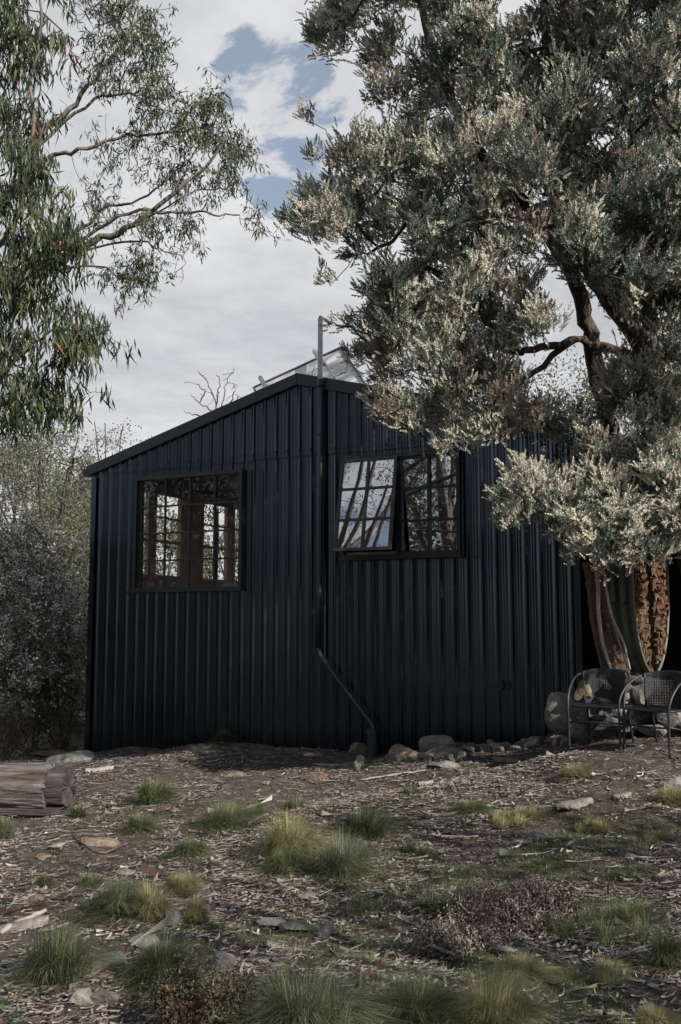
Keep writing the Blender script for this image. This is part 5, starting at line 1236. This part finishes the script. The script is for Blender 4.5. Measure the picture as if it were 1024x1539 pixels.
# ---------------------------------------------------------------- sky, sun, camera
EL = R(33)
sx, sy = .722, -.692
w = bpy.data.worlds.new('World'); SC.world = w; w.use_nodes = True; nt = w.node_tree; bg = nt.nodes['Background']
sky = nt.nodes.new('ShaderNodeTexSky'); sky.sky_type = 'NISHITA'; sky.sun_disc = False; sky.sun_elevation = EL
sky.sun_rotation = math.atan2(sx, sy); sky.air_density = 1.0; sky.dust_density = 1.2; sky.ozone_density = 1.0
tc_ = nt.nodes.new('ShaderNodeTexCoord')
sep = nt.nodes.new('ShaderNodeSeparateXYZ'); nt.links.new(tc_.outputs['Generated'], sep.inputs[0])
def math_(op, a, b=None, clamp=False):
    n = nt.nodes.new('ShaderNodeMath'); n.operation = op; n.use_clamp = clamp
    for i, v in enumerate((a, b)):
        if v is None: continue
        if isinstance(v, (int, float)): n.inputs[i].default_value = v
        else: nt.links.new(v, n.inputs[i])
    return n.outputs[0]
# project direction onto a cloud deck
zc = math_('ADD', math_('MAXIMUM', sep.outputs[2], 0.0), .12)
cx_ = math_('DIVIDE', sep.outputs[0], zc); cy_ = math_('DIVIDE', sep.outputs[1], zc)
cmb = nt.nodes.new('ShaderNodeCombineXYZ'); nt.links.new(cx_, cmb.inputs[0]); nt.links.new(cy_, cmb.inputs[1])
def wn(scale, det, rough, dist=0, off=(0, 0, 0)):
    mp = nt.nodes.new('ShaderNodeMapping'); mp.inputs['Location'].default_value = off; nt.links.new(cmb.outputs[0], mp.inputs[0])
    n = nt.nodes.new('ShaderNodeTexNoise'); n.inputs['Scale'].default_value = scale; n.inputs['Detail'].default_value = det; n.inputs['Roughness'].default_value = rough; n.inputs['Distortion'].default_value = dist
    nt.links.new(mp.outputs[0], n.inputs[0]); return n.outputs[0]
n1 = wn(5.0, 12, .62, .25, (3.3, 1.2, 0)); n2 = wn(.8, 4, .5, 0, (7.7, 2.2, 0)); n3 = wn(6.5, 8, .6, .2, (1, 5, 0))
# openings of blue: a ragged gap in the deck, plus the clear half of the sky behind the viewer
def gapb(px, py, rad_):
    d = ray(px, py); d = d / np.linalg.norm(d); dot = nt.nodes.new('ShaderNodeVectorMath'); dot.operation = 'DOT_PRODUCT'
    nt.links.new(tc_.outputs['Generated'], dot.inputs[0]); dot.inputs[1].default_value = tuple(d)
    c = math.cos(rad_); return math_('DIVIDE', math_('MAXIMUM', math_('SUBTRACT', dot.outputs['Value'], c), 0.0), 1 - c)
gaps_ = None
for gq in ((378, 92, 2.5), (432, 128, 3.0), (470, 150, 2.2), (408, 192, 2.0), (452, 232, 2.4), (420, 305, 2.3), (372, 58, 1.6), (480, 285, 1.8), (360, 150, 1.3)):
    gb1 = gapb(gq[0], gq[1], R(gq[2])); gaps_ = gb1 if gaps_ is None else math_('MAXIMUM', gaps_, gb1)
back = math_('MAXIMUM', math_('MULTIPLY', math_('MAXIMUM', math_('SUBTRACT', .12, sep.outputs[1]), 0.0), 2.2, True), math_('MULTIPLY', math_('MAXIMUM', math_('SUBTRACT', sep.outputs[2], .62), 0.0), 6.0, True))
cov = math_('ADD', math_('SUBTRACT', math_('ADD', math_('MULTIPLY', n1, 4.4), -1.22), math_('MULTIPLY', math_('POWER', gaps_, .6), 1.0)), math_('ADD', math_('MULTIPLY', back, -1.0), .02))
mr = nt.nodes.new('ShaderNodeMapRange'); mr.interpolation_type = 'SMOOTHSTEP'; mr.inputs['From Min'].default_value = -.02; mr.inputs['From Max'].default_value = .40
nt.links.new(cov, mr.inputs[0])
shade = math_('ADD', math_('MULTIPLY', n3, .35), math_('MULTIPLY', n2, .65))
cr = nt.nodes.new('ShaderNodeValToRGB'); e_ = cr.color_ramp.elements; CB = 1.0
e_[0].position = .34; e_[0].color = (.44, .455, .49, 1); e_[1].position = .62; e_[1].color = (.72, .725, .74, 1)
nt.links.new(shade, cr.inputs[0])
skm = nt.nodes.new('ShaderNodeVectorMath'); skm.operation = 'SCALE'; skm.inputs['Scale'].default_value = .085; nt.links.new(sky.outputs[0], skm.inputs[0])
cs = nt.nodes.new('ShaderNodeVectorMath'); cs.operation = 'SCALE'; cs.inputs['Scale'].default_value = .80; nt.links.new(cr.outputs[0], cs.inputs[0])
mx = nt.nodes.new('ShaderNodeMix'); mx.data_type = 'RGBA'; nt.links.new(mr.outputs[0], mx.inputs['Factor']); hz_ = nt.nodes.new('ShaderNodeMix'); hz_.data_type = 'RGBA'; hz_.inputs['Factor'].default_value = .35; nt.links.new(skm.outputs[0], hz_.inputs['A']); hz_.inputs['B'].default_value = (.42, .46, .50, 1)
nt.links.new(hz_.outputs['Result'], mx.inputs['A']); nt.links.new(cs.outputs[0], mx.inputs['B'])
nt.links.new(mx.outputs['Result'], bg.inputs['Color']); bg.inputs['Strength'].default_value = 1.0

sl = bpy.data.lights.new('sun', 'SUN'); sl.energy = 5.0; sl.angle = R(.5); sl.color = (1, .925, .83)
so = bpy.data.objects.new('sun', sl); COL.objects.link(so)
dirv = Vector((sx * math.cos(EL), sy * math.cos(EL), math.sin(EL)))
so.rotation_euler = dirv.to_track_quat('Z', 'Y').to_euler(); so.location = (8, -6, 12)

cam = bpy.data.cameras.new('camera'); cam.sensor_fit = 'VERTICAL'; cam.sensor_height = 36; cam.sensor_width = 24
cam.lens = 36 * F / 1539; cam.clip_start = .05; cam.clip_end = 1500
co = bpy.data.objects.new('camera', cam); COL.objects.link(co); co.location = tuple(CAM); co.rotation_euler = (math.pi / 2 + TH, 0, 0)
SC.camera = co
SC.view_settings.view_transform = 'Standard'; SC.view_settings.look = 'None'; SC.view_settings.gamma = 1; SC.view_settings.exposure = .52
try:
    SC.cycles.max_bounces = 6; SC.cycles.transparent_max_bounces = 12; SC.cycles.diffuse_bounces = 3; SC.cycles.glossy_bounces = 3
except Exception: pass
